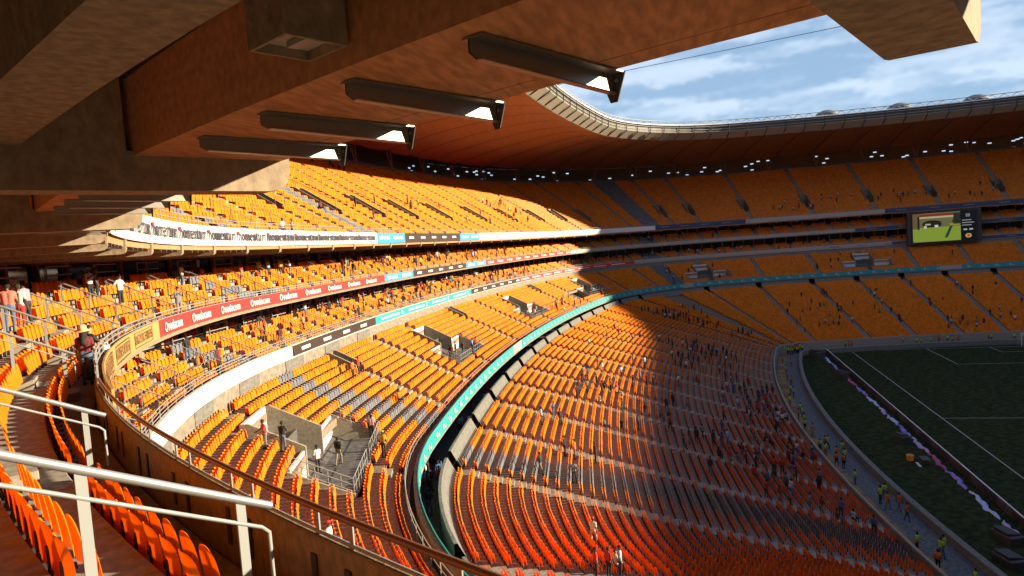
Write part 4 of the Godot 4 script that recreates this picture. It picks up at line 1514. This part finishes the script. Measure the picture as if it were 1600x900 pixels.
# ------------------------------------------------------------------ people
func bones(pose: String) -> Array:
	# [a, b, ra, rb, region]; regions: 0 skin, 1 hair, 2 top, 3 bottom, 4 shoes. The figure looks along -z.
	var L := []
	var dy := 0.0
	var sit := pose == "sit"
	if sit: dy = -0.44
	var lean := Vector3(0, 0, -0.05) if pose == "lean" else Vector3.ZERO
	var up := Vector3(0, dy, 0)
	for s in [-1.0, 1.0]:
		L.append([Vector3(0.065 * s, 1.0, 0) + up, Vector3(0.085 * s, 1.34, 0.01) + up + lean, 0.108, 0.118, 2])
		L.append([Vector3(0.02 * s, 1.42, 0.0) + up + lean, Vector3(0.165 * s, 1.40, 0.005) + up + lean, 0.07, 0.066, 2])
		L.append([Vector3(0.05 * s, 0.93, 0.02) + up, Vector3(0.08 * s, 0.90, 0.01) + up, 0.12, 0.105, 3])
		var hip := Vector3(0.09 * s, 0.9, 0) + up
		var knee := Vector3(0.1 * s, 0.50, -0.015)
		var ankle := Vector3(0.1 * s, 0.09, 0.03)
		if sit:
			knee = Vector3(0.12 * s, 0.47, -0.42); ankle = Vector3(0.12 * s, 0.09, -0.40)
		elif pose == "walk":
			knee = Vector3(0.1 * s, 0.5, -0.12 * s - 0.03); ankle = Vector3(0.1 * s, 0.1, -0.22 * s + 0.06)
		elif pose == "arms" or pose == "lean":
			ankle = Vector3(0.14 * s, 0.09, 0.04); knee = Vector3(0.12 * s, 0.5, -0.02)
		L.append([hip, knee, 0.088, 0.06, 3]); L.append([knee, ankle, 0.057, 0.042, 3])
		L.append([ankle + Vector3(0, -0.04, 0.02), ankle + Vector3(0.015 * s, -0.052, -0.16), 0.045, 0.034, 4])
		var sh := Vector3(0.19 * s, 1.39, 0.005) + up + lean
		var el := Vector3(0.245 * s, 1.12, 0.03) + up + lean
		var wr := Vector3(0.25 * s, 0.88, -0.06) + up + lean
		if pose == "walk": el += Vector3(0, 0, 0.07 * s); wr += Vector3(0, 0.03, 0.16 * s)
		elif sit: el = Vector3(0.24 * s, 0.72, -0.02); wr = Vector3(0.15 * s, 0.58, -0.26)
		elif pose == "arms": el = Vector3(0.27 * s, 1.18, -0.12); wr = Vector3(0.10 * s, 1.38, -0.30)
		elif pose == "lean": el = Vector3(0.25 * s, 1.15, -0.14); wr = Vector3(0.2 * s, 1.06, -0.38)
		elif pose == "wide": el = Vector3(0.36 * s, 1.22, 0.02); wr = Vector3(0.56 * s, 1.08, -0.05)
		L.append([sh, sh.lerp(el, 0.7), 0.054, 0.047, 2]); L.append([sh.lerp(el, 0.7), el, 0.044, 0.041, 0])
		L.append([el, wr, 0.041, 0.029, 0])
		var hd := (wr - el).normalized()
		L.append([wr + hd * 0.02, wr + hd * 0.075, 0.03, 0.036, 0])
		L.append([Vector3(0.078 * s, 1.615, 0.01) + up + lean, Vector3(0.086 * s, 1.635, 0.015) + up + lean, 0.016, 0.018, 0])
	var hl := up + lean * 1.3
	L.append([Vector3(0, 1.42, 0.015) + hl, Vector3(0, 1.54, 0.0) + hl, 0.056, 0.05, 0])
	L.append([Vector3(0, 1.565, -0.03) + hl, Vector3(0, 1.66, -0.005) + hl, 0.06, 0.088, 0])
	L.append([Vector3(0, 1.615, -0.088) + hl, Vector3(0, 1.598, -0.1) + hl, 0.014, 0.017, 0])
	L.append([Vector3(0, 1.685, -0.01) + hl, Vector3(0, 1.66, 0.03) + hl, 0.085, 0.082, 1])
	if pose == "long": 
		L.append([Vector3(0, 1.68, 0.03), Vector3(0, 1.30, 0.12), 0.09, 0.075, 1])
		L.append([Vector3(0.07, 1.6, 0.03), Vector3(0.09, 1.36, 0.09), 0.045, 0.03, 1])
		L.append([Vector3(-0.07, 1.6, 0.03), Vector3(-0.09, 1.36, 0.09), 0.045, 0.03, 1])
	return L

func person_mesh(pose: String, cell: float, fingers: bool) -> ArrayMesh:
	var L := bones(pose)
	var lo := Vector3(9, 9, 9)
	var hi := -lo
	for b in L:
		for e in 2:
			var r: float = b[2 + e] + cell * 2.0
			lo = lo.min(b[e] - Vector3.ONE * r); hi = hi.max(b[e] + Vector3.ONE * r)
	var nx := int((hi.x - lo.x) / cell) + 2
	var ny := int((hi.y - lo.y) / cell) + 2
	var nz := int((hi.z - lo.z) / cell) + 2
	var F := PackedFloat32Array(); F.resize(nx * ny * nz); F.fill(1.0)
	var raw := PackedFloat32Array(); raw.resize(nx * ny * nz); raw.fill(9.0)
	var reg := PackedByteArray(); reg.resize(nx * ny * nz)
	var K := 0.035
	for b in L:
		var a: Vector3 = b[0]
		var c: Vector3 = b[1]
		var d := c - a
		var dd := maxf(d.length_squared(), 1e-9)
		var rm: float = maxf(b[2], b[3]) + K + cell * 1.6
		var p0 := ((a.min(c) - Vector3.ONE * rm - lo) / cell).floor().max(Vector3.ZERO)
		var p1 := ((a.max(c) + Vector3.ONE * rm - lo) / cell).ceil().min(Vector3(nx - 1, ny - 1, nz - 1))
		for y in range(int(p0.y), int(p1.y) + 1):
			for z in range(int(p0.z), int(p1.z) + 1):
				var q := (y * nz + z) * nx
				for x in range(int(p0.x), int(p1.x) + 1):
					var p := lo + Vector3(x, y, z) * cell
					var t := clampf((p - a).dot(d) / dd, 0.0, 1.0)
					var ds: float = (p - a - d * t).length() - lerpf(b[2], b[3], t)
					var o := F[q + x]
					var h := maxf(K - absf(o - ds), 0.0) / K
					F[q + x] = minf(o, ds) - h * h * K * 0.25
					if ds < raw[q + x]: raw[q + x] = ds; reg[q + x] = b[4]
	var vid := {}
	var V := PackedVector3Array()
	var N := PackedVector3Array()
	var G := PackedByteArray()
	var corner := [0, 1, nx, nx + 1, nx * nz, nx * nz + 1, nx * nz + nx, nx * nz + nx + 1]
	var edges := [[0, 1], [2, 3], [4, 5], [6, 7], [0, 2], [1, 3], [4, 6], [5, 7], [0, 4], [1, 5], [2, 6], [3, 7]]
	for y in ny - 1:
		for z in nz - 1:
			for x in nx - 1:
				var q := (y * nz + z) * nx + x
				var neg := 0
				for e in 8:
					if F[q + corner[e]] < 0.0: neg += 1
				if neg == 0 or neg == 8: continue
				var sum := Vector3.ZERO
				var cnt := 0
				for e in edges:
					var fa := F[q + corner[e[0]]]
					var fb := F[q + corner[e[1]]]
					if (fa < 0.0) == (fb < 0.0): continue
					var t := fa / (fa - fb)
					var ca := Vector3(e[0] & 1, (e[0] >> 2) & 1, (e[0] >> 1) & 1)
					var cb := Vector3(e[1] & 1, (e[1] >> 2) & 1, (e[1] >> 1) & 1)
					sum += ca.lerp(cb, t); cnt += 1
				var g := Vector3.ZERO
				var best := 9.0
				var rg := 0
				for e in 8:
					var fv := F[q + corner[e]]
					g += Vector3(1 if e & 1 else -1, 1 if e & 4 else -1, 1 if e & 2 else -1) * fv
					if raw[q + corner[e]] < best: best = raw[q + corner[e]]; rg = reg[q + corner[e]]
				vid[q] = V.size()
				V.append(lo + (Vector3(x, y, z) + sum / cnt) * cell)
				N.append(g.normalized()); G.append(rg)
	var I := [PackedInt32Array(), PackedInt32Array(), PackedInt32Array(), PackedInt32Array(), PackedInt32Array()]
	var st := [1, nx * nz, nx]
	for q in vid:
		# edges leaving the cell's lowest corner
		for ax in 3:
			var s0: float = F[q]
			var s1: float = F[q + st[ax]]
			if (s0 < 0.0) == (s1 < 0.0): continue
			var u: int = st[(ax + 1) % 3]
			var w: int = st[(ax + 2) % 3]
			if not (vid.has(q - u) and vid.has(q - w) and vid.has(q - u - w)): continue
			var ids := [vid[q], vid[q - u], vid[q - u - w], vid[q - w]]
			if s0 < 0.0: ids.reverse()
			var rg: int = G[ids[0]]
			I[rg].append_array(PackedInt32Array([ids[0], ids[1], ids[2], ids[0], ids[2], ids[3]]))
	var extra := Mb.new()
	if fingers:
		for b in L:
			if absf(b[2] - 0.03) < 1e-4 and absf(b[3] - 0.036) < 1e-4:
				var d: Vector3 = (b[1] - b[0]).normalized()
				var sd := d.cross(Vector3(signf(b[0].x), 0.2, 0.1)).normalized()
				for k in 4:
					var base: Vector3 = b[1] + sd * (k - 1.5) * 0.019
					var ln: float = [0.062, 0.075, 0.07, 0.052][k]
					extra.tube(PackedVector3Array([base, base + d * ln * 0.55, base + d * ln + Vector3(-signf(b[0].x) * 0.012, 0, 0)]), 0.0085, 5, 0.007)
				extra.tube(PackedVector3Array([b[0] - sd * 0.03, b[0] - sd * 0.055 + d * 0.03, b[0] - sd * 0.055 + d * 0.06]), 0.01, 5, 0.008)
	var m := ArrayMesh.new()
	for r in 5:
		var map := {}
		var vv := PackedVector3Array()
		var nn := PackedVector3Array()
		var ii := PackedInt32Array()
		for id in I[r]:
			if not map.has(id):
				map[id] = vv.size(); vv.append(V[id]); nn.append(N[id])
			ii.append(map[id])
		if r == 0 and extra.v.size():
			var ea := extra.commit(true).surface_get_arrays(0)
			var b0 := vv.size()
			vv.append_array(ea[Mesh.ARRAY_VERTEX]); nn.append_array(ea[Mesh.ARRAY_NORMAL])
			for id in ea[Mesh.ARRAY_INDEX]: ii.append(b0 + id)
		if r == 1 and fingers:
			# eyes and mouth line
			var hy := 0.0
			var fb := Mb.new()
			for b in L:
				if absf(b[2] - 0.014) < 1e-4:
					var c: Vector3 = b[0]
					for s in [-1.0, 1.0]: fb.box(Transform3D(Basis(), c + Vector3(0.033 * s, 0.022, 0.008)), Vector3(0.022, 0.01, 0.012))
					fb.box(Transform3D(Basis(), c + Vector3(0, -0.05, 0.004)), Vector3(0.04, 0.007, 0.012))
			var fa2 := fb.commit(true).surface_get_arrays(0)
			var b1 := vv.size()
			vv.append_array(fa2[Mesh.ARRAY_VERTEX]); nn.append_array(fa2[Mesh.ARRAY_NORMAL])
			for id in fa2[Mesh.ARRAY_INDEX]: ii.append(b1 + id)
		if ii.is_empty():
			vv.append_array(PackedVector3Array([Vector3(0, 1, 0), Vector3(0.001, 1, 0), Vector3(0, 1.001, 0)]))
			nn.append_array(PackedVector3Array([Vector3.UP, Vector3.UP, Vector3.UP])); ii = PackedInt32Array([0, 1, 2])
		var arr := []
		arr.resize(Mesh.ARRAY_MAX)
		arr[Mesh.ARRAY_VERTEX] = vv; arr[Mesh.ARRAY_NORMAL] = nn; arr[Mesh.ARRAY_INDEX] = ii
		m.add_surface_from_arrays(Mesh.PRIMITIVE_TRIANGLES, arr)
	return m

var near_mesh := {}
var far_mesh := {}
var cloth_mats := {}
const DYE := {
	"black": [0.0136, 0.0136, 0.015], "white": [0.49, 0.483, 0.462], "red": [0.354, 0.0204, 0.017], "coral": [0.462, 0.136, 0.102], "yellow": [0.503, 0.313, 0.0204], "orange": [0.51, 0.122, 0.0136],
	"blue": [0.034, 0.0816, 0.231], "light blue": [0.258, 0.374, 0.51], "grey": [0.15, 0.156, 0.17], "jeans": [0.068, 0.109, 0.184], "dark": [0.0204, 0.0204, 0.0272], "lime": [0.306, 0.49, 0.0408],
	"khaki": [0.204, 0.163, 0.102], "plaid grey": [0.245, 0.218, 0.258], "pink": [0.422, 0.224, 0.231], "maroon": [0.109, 0.0136, 0.0204], "green": [0.034, 0.15, 0.0544],
	"skin": [0.068, 0.034, 0.0204], "pale skin": [0.306, 0.177, 0.122], "hair": [0.00816, 0.0068, 0.00612],
}
func dye(n: String) -> Material:
	if not cloth_mats.has(n):
		var c: Array = DYE[n]
		cloth_mats[n] = plain(lin(c[0], c[1], c[2]), 0.55 if n.contains("skin") else 0.85)
	return cloth_mats[n]

func put_person(pos: Vector3, face_az: float, pose: String, top: String, bottom: String, label: String, group: String, h := 1.74, skin := "skin", near := false) -> MeshInstance3D:
	var src: Dictionary = near_mesh if near else far_mesh
	if not src.has(pose): src[pose] = person_mesh(pose, 0.024 if near else 0.045, near)
	var d := Vector3(cos(face_az), 0, sin(face_az))
	var k := h / 1.765
	var t := Transform3D(Basis(Vector3.UP.cross(-d), Vector3.UP, -d).scaled(Vector3.ONE * k), pos)
	t.basis = Basis(Vector3.UP.cross(-d) * k, Vector3.UP * k, -d * k)
	var o := MeshInstance3D.new()
	o.name = numbered("person")
	o.mesh = src[pose]
	o.transform = t
	add_child(o)
	tag(o, label, "person", group)
	var ms := [skin, "hair", top, bottom, "dark"]
	for s in 5: o.set_surface_override_material(s, dye(ms[s]))
	return o

func spot(key: String, th: float, o: float) -> Vector3:
	match key:
		"walk": return pt(th, o, 0.25)
		"hall": return pt(th, o, 10.1)
		"land":
			var T: Dictionary = TIER.mid
			return pt(th, o, T.y0 + 3 * T.ri + 0.04)
	var T2: Dictionary = TIER[key]
	var k := clampi(int(floor((o - T2.o0) / T2.tr)), 0, T2.n - 1)
	var of: float = T2.o0 + (k + 0.34) * T2.tr
	return pt(th, of, T2.y0 + k * T2.ri)

func away(p: Vector3, turn := 0.0) -> float:
	return atan2(p.z - CAM.z, p.x - CAM.x) + turn

func people() -> void:
	# [tier, th, o, pose, top, bottom, facing: 0 away from camera / 1 to the pitch, turn, height, skin, label]
	var named := [
		["s3", -126.9, 49.5, "stand", "coral", "jeans", 0, 0.15, 1.78, "skin", "man in a coral shirt and blue jeans seen from behind, leftmost of three"],
		["s3", -125.7, 49.5, "stand", "white", "red", 0, 0.5, 1.7, "skin", "person in a white top and red skirt standing between two men"],
		["s3", -124.9, 49.5, "lean", "plaid grey", "dark", 0, -0.9, 1.8, "skin", "man in a checked grey shirt and dark trousers beside the red skirt"],
		["s3", -131.7, 46.85, "long", "maroon", "jeans", 0, 0.3, 1.72, "pale skin", "woman in a straw hat and jeans leaning at the balcony railing"],
		["s3", -130.6, 46.8, "lean", "black", "jeans", 0, 0.9, 1.7, "pale skin", "companion in dark clothes holding a white bag beside the straw hat"],
		["s3", -114.8, 50.4, "arms", "white", "black", 1, 0.2, 1.75, "skin", "man in a white shirt and white cap standing before the dark suite glass"],
		["s3", -114.0, 50.3, "stand", "dark", "black", 1, -0.3, 1.75, "skin", "person in dark clothes beside the man with the white cap"],
		["s3", -113.5, 49.5, "wide", "white", "dark", 1, 0.4, 1.76, "pale skin", "man in a cream shirt with arms spread on the suite steps"],
		["s3", -110.4, 47.9, "arms", "grey", "grey", 1, 0.5, 1.76, "pale skin", "man in grey lifting a camera near the red banner"],
		["s3", -103.4, 50.6, "lean", "white", "jeans", 1, -0.7, 1.78, "skin", "person in a white jersey and jeans leaning forward between grey seats"],
		["s3", -99.9, 51.2, "stand", "black", "dark", 1, 0.0, 1.75, "skin", "person in black under the white momentum banner"],
		["s3", -99.6, 51.2, "stand", "light blue", "black", 1, 0.3, 1.75, "skin", "person in a light blue shirt beside the one in black"],
		["s3", -98.8, 50.8, "stand", "red", "khaki", 1, 0.0, 1.72, "skin", "person in a red shirt and khaki trousers on the upper suite balcony"],
		["s3", -98.3, 50.8, "lean", "yellow", "dark", 1, 0.2, 1.72, "skin", "person in a yellow shirt bending among the upper suite seats"],
		["s3", -98.0, 50.0, "stand", "light blue", "dark", 1, 0.0, 1.72, "skin", "person in a pale blue shirt standing in the suite aisle"],
		["s3", -97.6, 50.6, "stand", "yellow", "black", 1, 0.5, 1.72, "skin", "person in a yellow top by the suite columns"],
		["s3", -97.3, 50.1, "stand", "white", "jeans", 1, -0.2, 1.72, "skin", "person in a white top and jeans by the suite columns"],
		["s2", -106.1, 49.4, "stand", "black", "jeans", 1, 0.7, 1.76, "skin", "person in a black top and light jeans on the lower suite balcony"],
		["s2", -110.3, 49.9, "sit", "khaki", "dark", 1, 0.2, 1.72, "skin", "person slumped in a seat on the lower suite balcony"],
		["s2", -105.7, 47.2, "stand", "maroon", "dark", 1, 0.1, 1.75, "skin", "person in dark red walking down the lower suite steps"],
		["mid", -113.2, 43.4, "lean", "red", "grey", 1, 2.6, 1.7, "skin", "person in a red shirt bending over beside the entrance bay"],
		["mid", -112.6, 42.6, "lean", "black", "jeans", 1, -1.2, 1.76, "skin", "person in a black shirt resting on the entrance bay wall"],
		["land", -110.6, 40.6, "stand", "white", "black", 1, 0.8, 1.74, "skin", "woman in a white vest and black trousers inside the entrance bay"],
		["land", -109.0, 39.6, "walk", "black", "khaki", 1, -1.3, 1.75, "skin", "man in black walking across the entrance landing"],
		["mid", -106.2, 37.2, "stand", "yellow", "dark", 0, 0.4, 1.75, "skin", "person in a yellow top and cap at the end of the landing"],
		["land", -102.6, 38.5, "stand", "pink", "dark", 0, 0.1, 1.75, "skin", "person in a pink shirt by the landing railing"],
		["land", -102.0, 38.7, "stand", "light blue", "dark", 0, 0.3, 1.75, "skin", "person in a light blue shirt by the landing railing"],
		["mid", -98.5, 38.7, "sit", "orange", "jeans", 1, 0.0, 1.72, "skin", "person in orange seated among the grey seats of the middle tier"],
		["mid", -126.5, 39.4, "sit", "white", "jeans", 1, 0.5, 1.74, "skin", "person in a red cap sitting alone in the near middle tier"],
		["mid", -98.3, 43.4, "stand", "orange", "dark", 1, 0.2, 1.72, "skin", "left one of two people in orange at the top of the middle tier"],
		["mid", -98.05, 43.2, "stand", "red", "dark", 1, 0.0, 1.72, "skin", "right one of two people in orange and red at the top of the middle tier"],
		["up", -98.9, 46.6, "stand", "white", "dark", 1, 0.4, 1.74, "skin", "left one of two people standing behind the white fascia banner"],
		["up", -98.6, 46.6, "stand", "plaid grey", "jeans", 1, -0.4, 1.74, "skin", "right one of two people standing behind the white fascia banner"],
		["low", -114.5, 24.6, "walk", "white", "pink", 0, 0.5, 1.74, "skin", "person in a white shirt and red cap walking up the near lower bowl"],
		["low", -122.6, 26.9, "stand", "red", "dark", 1, 0.2, 1.74, "skin", "leftmost of the group in red at the bottom of the picture"],
		["low", -122.2, 26.2, "stand", "red", "black", 1, -0.3, 1.72, "skin", "second person in red at the bottom of the picture"],
		["low", -121.6, 25.4, "stand", "light blue", "dark", 1, 0.4, 1.75, "skin", "person in light blue next to the group in red"],
		["low", -120.6, 24.6, "sit", "white", "dark", 1, 0.0, 1.72, "pale skin", "person in white seated right of the group in red"],
		["low", -98.15, 25.6, "stand", "black", "dark", 1, 0.2, 1.74, "skin", "person in black standing on the lower bowl steps, left of the group"],
		["low", -98.2, 24.6, "stand", "orange", "jeans", 1, 0.2, 1.74, "skin", "person in orange on the lower bowl steps"],
		["low", -98.1, 23.4, "stand", "black", "dark", 1, -0.3, 1.74, "skin", "right hand person in black on the lower bowl steps"],
		["low", -99.2, 27.1, "walk", "dark", "khaki", 1, 0.4, 1.74, "skin", "dark clothed person walking along the grey seats of the lower bowl"],
		["low", -99.2, 25.2, "lean", "grey", "dark", 1, 1.4, 1.72, "skin", "person in grey bending by the grey seats of the lower bowl"],
	]
	for e in named:
		var p := spot(e[0], e[1], e[2])
		var az: float = away(p, e[7]) if e[6] == 0 else deg_to_rad(e[1] + 180.0) + e[7]
		var near := p.distance_to(CAM) < 52.0
		var o := put_person(p, az, e[3], e[4], e[5], e[10], "", e[8], e[9], near)
		if e[3] == "long":
			var b := Mb.new()
			var rows := []
			for r in [[0.0, 0.118], [0.06, 0.112], [0.115, 0.10], [0.15, 0.075], [0.16, 0.0]]:
				var q := PackedVector3Array()
				for k in 17: q.append(Vector3(cos(TAU * k / 16) * r[1], r[0], sin(TAU * k / 16) * r[1]))
				rows.append(q)
			b.grid(rows)
			rows = []
			for r in [[0.01, 0.11], [-0.005, 0.17], [-0.03, 0.225]]:
				var q := PackedVector3Array()
				for k in 17: q.append(Vector3(cos(TAU * k / 16) * r[1], r[0] + 0.01 * sin(TAU * k / 8.0), sin(TAU * k / 16) * r[1]))
				rows.append(q)
			b.grid(rows)
			part(o, "straw_hat", b.commit(true), M.straw, Transform3D(Basis(Vector3.RIGHT, 0.15), Vector3(0, 1.685, 0.012)))
		elif e[10].contains("cap") and not e[10].contains("beside"):
			var b := Mb.new()
			var rows := []
			for a in 4:
				var q := PackedVector3Array()
				for k in 13: q.append(Vector3(cos(TAU * k / 12) * 0.1 * cos(a * 0.5), 0.09 * sin(a * 0.52), sin(TAU * k / 12) * 0.115 * cos(a * 0.5)))
				rows.append(q)
			b.grid(rows)
			b.box(Transform3D(Basis(Vector3.RIGHT, 0.1), Vector3(0, 0.0, -0.14)), Vector3(0.14, 0.012, 0.1))
			var hy := 1.69 - (0.44 if e[3] == "sit" else 0.0)
			part(o, "cap", b.commit(true), dye("white" if e[10].contains("white cap") else ("yellow" if e[10].contains("yellow") else "red")), Transform3D(Basis(), Vector3(0, hy, 0.0)))
		elif e[10].contains("white bag"):
			var d := Vector3(cos(az), 0, sin(az))
			var bag := Mb.new()
			bag.bevel_box(Transform3D(), Vector3(0.24, 0.28, 0.12), 0.03)
			var bg := thing("hand_bag", "small white bag held by the companion of the woman in the straw hat", "bag", Transform3D(Basis(Vector3.UP, az), p + Vector3(0, 0.86, 0) + d * 0.42 + d.cross(Vector3.UP) * 0.2))
			part(bg, "body", bag.commit(), M.white)
			bag = Mb.new()
			bag.tube(PackedVector3Array([Vector3(-0.08, 0.13, 0), Vector3(-0.05, 0.24, 0), Vector3(0.05, 0.24, 0), Vector3(0.08, 0.13, 0)]), 0.01, 5)
			part(bg, "handle", bag.commit(true), M.white)
	# clusters: [tier, th0, th1, o0, o1, count, palette, place words]
	var cl := [
		["low", -88.5, -83.5, 6.0, 16.0, 46, "mix", "the crowded shaded lower bowl"],
		["low", -92.5, -88.5, 1.0, 9.0, 34, "mix", "the front shaded bowl rows"],
		["low", -97.0, -94.0, 5.0, 13.0, 16, "mix", "the rows above the walkway"],
		["low", -95.6, -93.6, 1.0, 5.0, 12, "mix", "the front kerb rows"],
		["low", -98.4, -96.6, 2.0, 10.0, 16, "mix", "the near shaded lower rows"],
		["low", -94.5, -91.0, 18.0, 26.0, 20, "warm", "the sunlit lower bowl"],
		["low", -76.0, -64.0, 15.0, 26.0, 26, "mix", "the far lower corner"],
		["low", -13.6, -11.0, 5.0, 20.0, 14, "mix", "the far corner aisle"],
		["low", -12.0, -6.0, 6.0, 28.0, 26, "mix", "the far lower end"],
		["low", -5.0, 3.0, 2.0, 8.0, 22, "mix", "the rows behind the goal"],
		["low", -4.0, 4.0, 8.0, 28.0, 18, "mix", "the far goal upper rows"],
		["hall", -104.0, -80.5, 34.2, 35.4, 46, "mix", "the dark lower concourse"],
		["hall", -126.0, -106.0, 34.2, 36.0, 7, "mix", "the near dark concourse"],
		["land", -87.9, -86.1, 38.2, 40.4, 10, "warm", "the farther entrance landing"],
		["mid", -86.2, -83.0, 36.5, 39.5, 12, "warm", "the teal band tier"],
		["land", -80.0, -70.0, 38.2, 40.4, 9, "mix", "the corner entrance landing"],
		["land", -95.0, -93.2, 38.2, 40.4, 6, "mix", "the nearer entrance landing"],
		["mid", -40.0, -20.0, 36.5, 45.0, 12, "mix", "the far middle corner"],
		["mid", -9.0, 3.0, 37.0, 45.0, 16, "mix", "the far middle end"],
		["s3", -96.8, -84.0, 48.5, 51.5, 40, "warm", "the upper suite balcony"],
		["s3", -70.0, 4.0, 48.0, 51.5, 24, "mix", "the far upper suites"],
		["s2", -100.0, -96.0, 47.0, 50.3, 8, "warm", "the near lower suites"],
		["s2", -96.0, -82.0, 46.8, 50.4, 72, "warm", "the crowded lower suites"],
		["s2", -80.0, 3.0, 46.8, 50.4, 44, "mix", "the far lower suites"],
		["up", -82.6, -79.6, 51.0, 60.0, 26, "warm", "the highest tier's shadow edge"],
		["up", -91.0, -88.6, 67.5, 70.0, 8, "mix", "the top back rows"],
		["up", -96.0, -84.0, 50.0, 62.0, 16, "warm", "the sunlit highest tier"],
		["up", -12.9, 4.5, 49.5, 55.0, 40, "mix", "the far highest tier"],
		["walk", -99.4, -83.0, -3.6, -1.0, 34, "vest", "the pitch walkway"],
		["walk", -83.0, -14.0, -4.0, -1.5, 26, "vest", "the walkway far corner"],
		["walk", -13.0, 5.0, -3.5, -1.0, 20, "vest", "the far goal walkway"],
		["low", -97.5, -84.0, 2.0, 29.0, 70, "mix", "the open lower rows"],
		["low", -80.0, -50.0, 6.0, 28.0, 30, "mix", "the far open corner rows"],
	]
	var pal := {"mix": ["black", "black", "dark", "white", "grey", "red", "blue", "dark", "light blue", "maroon"], "warm": ["red", "white", "black", "orange", "maroon", "khaki", "dark", "light blue", "yellow"], "vest": ["lime", "lime", "orange", "lime", "orange"]}
	var all := []
	for c in cl:
		for k in c[5]:
			var th := rng.randf_range(c[1], c[2])
			if c[0] in ["low", "up", "mid"] and rng.randf() < 0.25:
				# some gather on the aisle stairs
				var bestd := 99.0
				for a in AISLE[c[0]]:
					if absf(a - th) < absf(bestd - th): bestd = a
				if absf(bestd - th) < 2.0: th = bestd + rng.randf_range(-0.05, 0.05)
			var o := rng.randf_range(c[3], c[4])
			var p := spot(c[0], th, o)
			if c[0] in ["low", "up", "mid"] and in_gap(c[0], th, int((o - TIER[c[0]].o0) / TIER[c[0]].tr), 0.05): continue
			var px := to_px(p + Vector3(0, 0.9, 0))
			if px.z < 1 or px.x < -20 or px.x > 1625 or px.y > 920: continue
			var pp: Array = pal[c[6]]
			var pose: String = ["stand", "sit", "walk", "stand", "lean"][rng.randi() % 5]
			if c[0] in ["walk", "hall", "land"] and pose == "sit": pose = "stand"
			all.append([px.z, p, deg_to_rad(th + 180.0) + rng.randf_range(-1.2, 1.2), pose, pp[rng.randi() % pp.size()], ["dark", "jeans", "black", "khaki"][rng.randi() % 4], rng.randf_range(1.6, 1.84), c])
	all.sort_custom(func(a, b): return a[0] < b[0])
	var budget := 298 - named.size()
	var rest := []
	for k in all.size():
		var e: Array = all[k]
		if k < budget:
			var cc: Array = e[7]
			var what := "steward in %s vest" % e[4] if cc[6] == "vest" else "spectator in %s top" % e[4]
			var doing: String = {"stand": "standing", "sit": "sitting", "walk": "walking", "lean": "bending"}[e[3]]
			var po := put_person(e[1], e[2], e[3], e[4], e[5], "", "%s %s on %s" % [what, doing, cc[7]], e[6])
			var lab := "%s " + "%s %s on %s, from left" % [what, doing, cc[7]]
			later(po, lab, lab, to_px(e[1]).x)
		else: rest.append(e)
	# everyone farther away reads as one crowd
	var base := person_mesh("stand", 0.06, false)
	var cm := ArrayMesh.new()
	var tops := plain(Color.WHITE, 0.85)
	tops.vertex_color_use_as_albedo = true
	for s in 5:
		cm.add_surface_from_arrays(Mesh.PRIMITIVE_TRIANGLES, base.surface_get_arrays(s))
		cm.surface_set_material(s, tops if s == 2 else dye(["skin", "hair", "", "dark", "dark"][s]))
	var mm := MultiMesh.new()
	mm.transform_format = MultiMesh.TRANSFORM_3D
	mm.use_colors = true
	mm.mesh = cm
	mm.instance_count = rest.size()
	for k in rest.size():
		var e: Array = rest[k]
		var d := Vector3(cos(e[2]), 0, sin(e[2]))
		var sc: float = e[6] / 1.765
		mm.set_instance_transform(k, Transform3D(Basis(Vector3.UP.cross(-d) * sc, Vector3.UP * sc * (0.75 if e[3] == "sit" else 1.0), -d * sc), e[1]))
		var c: Array = DYE[e[4]]
		mm.set_instance_color(k, Color(c[0], c[1], c[2]))
	var o := MultiMeshInstance3D.new()
	o.name = "far_crowd"
	o.multimesh = mm
	tag(o, "tiny far off spectators dotted over the distant stands", "crowd", "", "stuff")
	add_child(o)
	print("people ", named.size(), " + ", all.size())

func _ready() -> void:
	rng.seed = 7
	setup()
	materials()
	build_aisles()
	ground_and_pitch()
	stands()
	vomitories()
	overhead()
	roof()
	print("structure ", Time.get_ticks_msec())
	seats()
	print("seats ", Time.get_ticks_msec())
	railings()
	bands()
	screen()
	pitch_side()
	print("bands ", Time.get_ticks_msec())
	people()
	number_labels()
	print("people ", Time.get_ticks_msec())
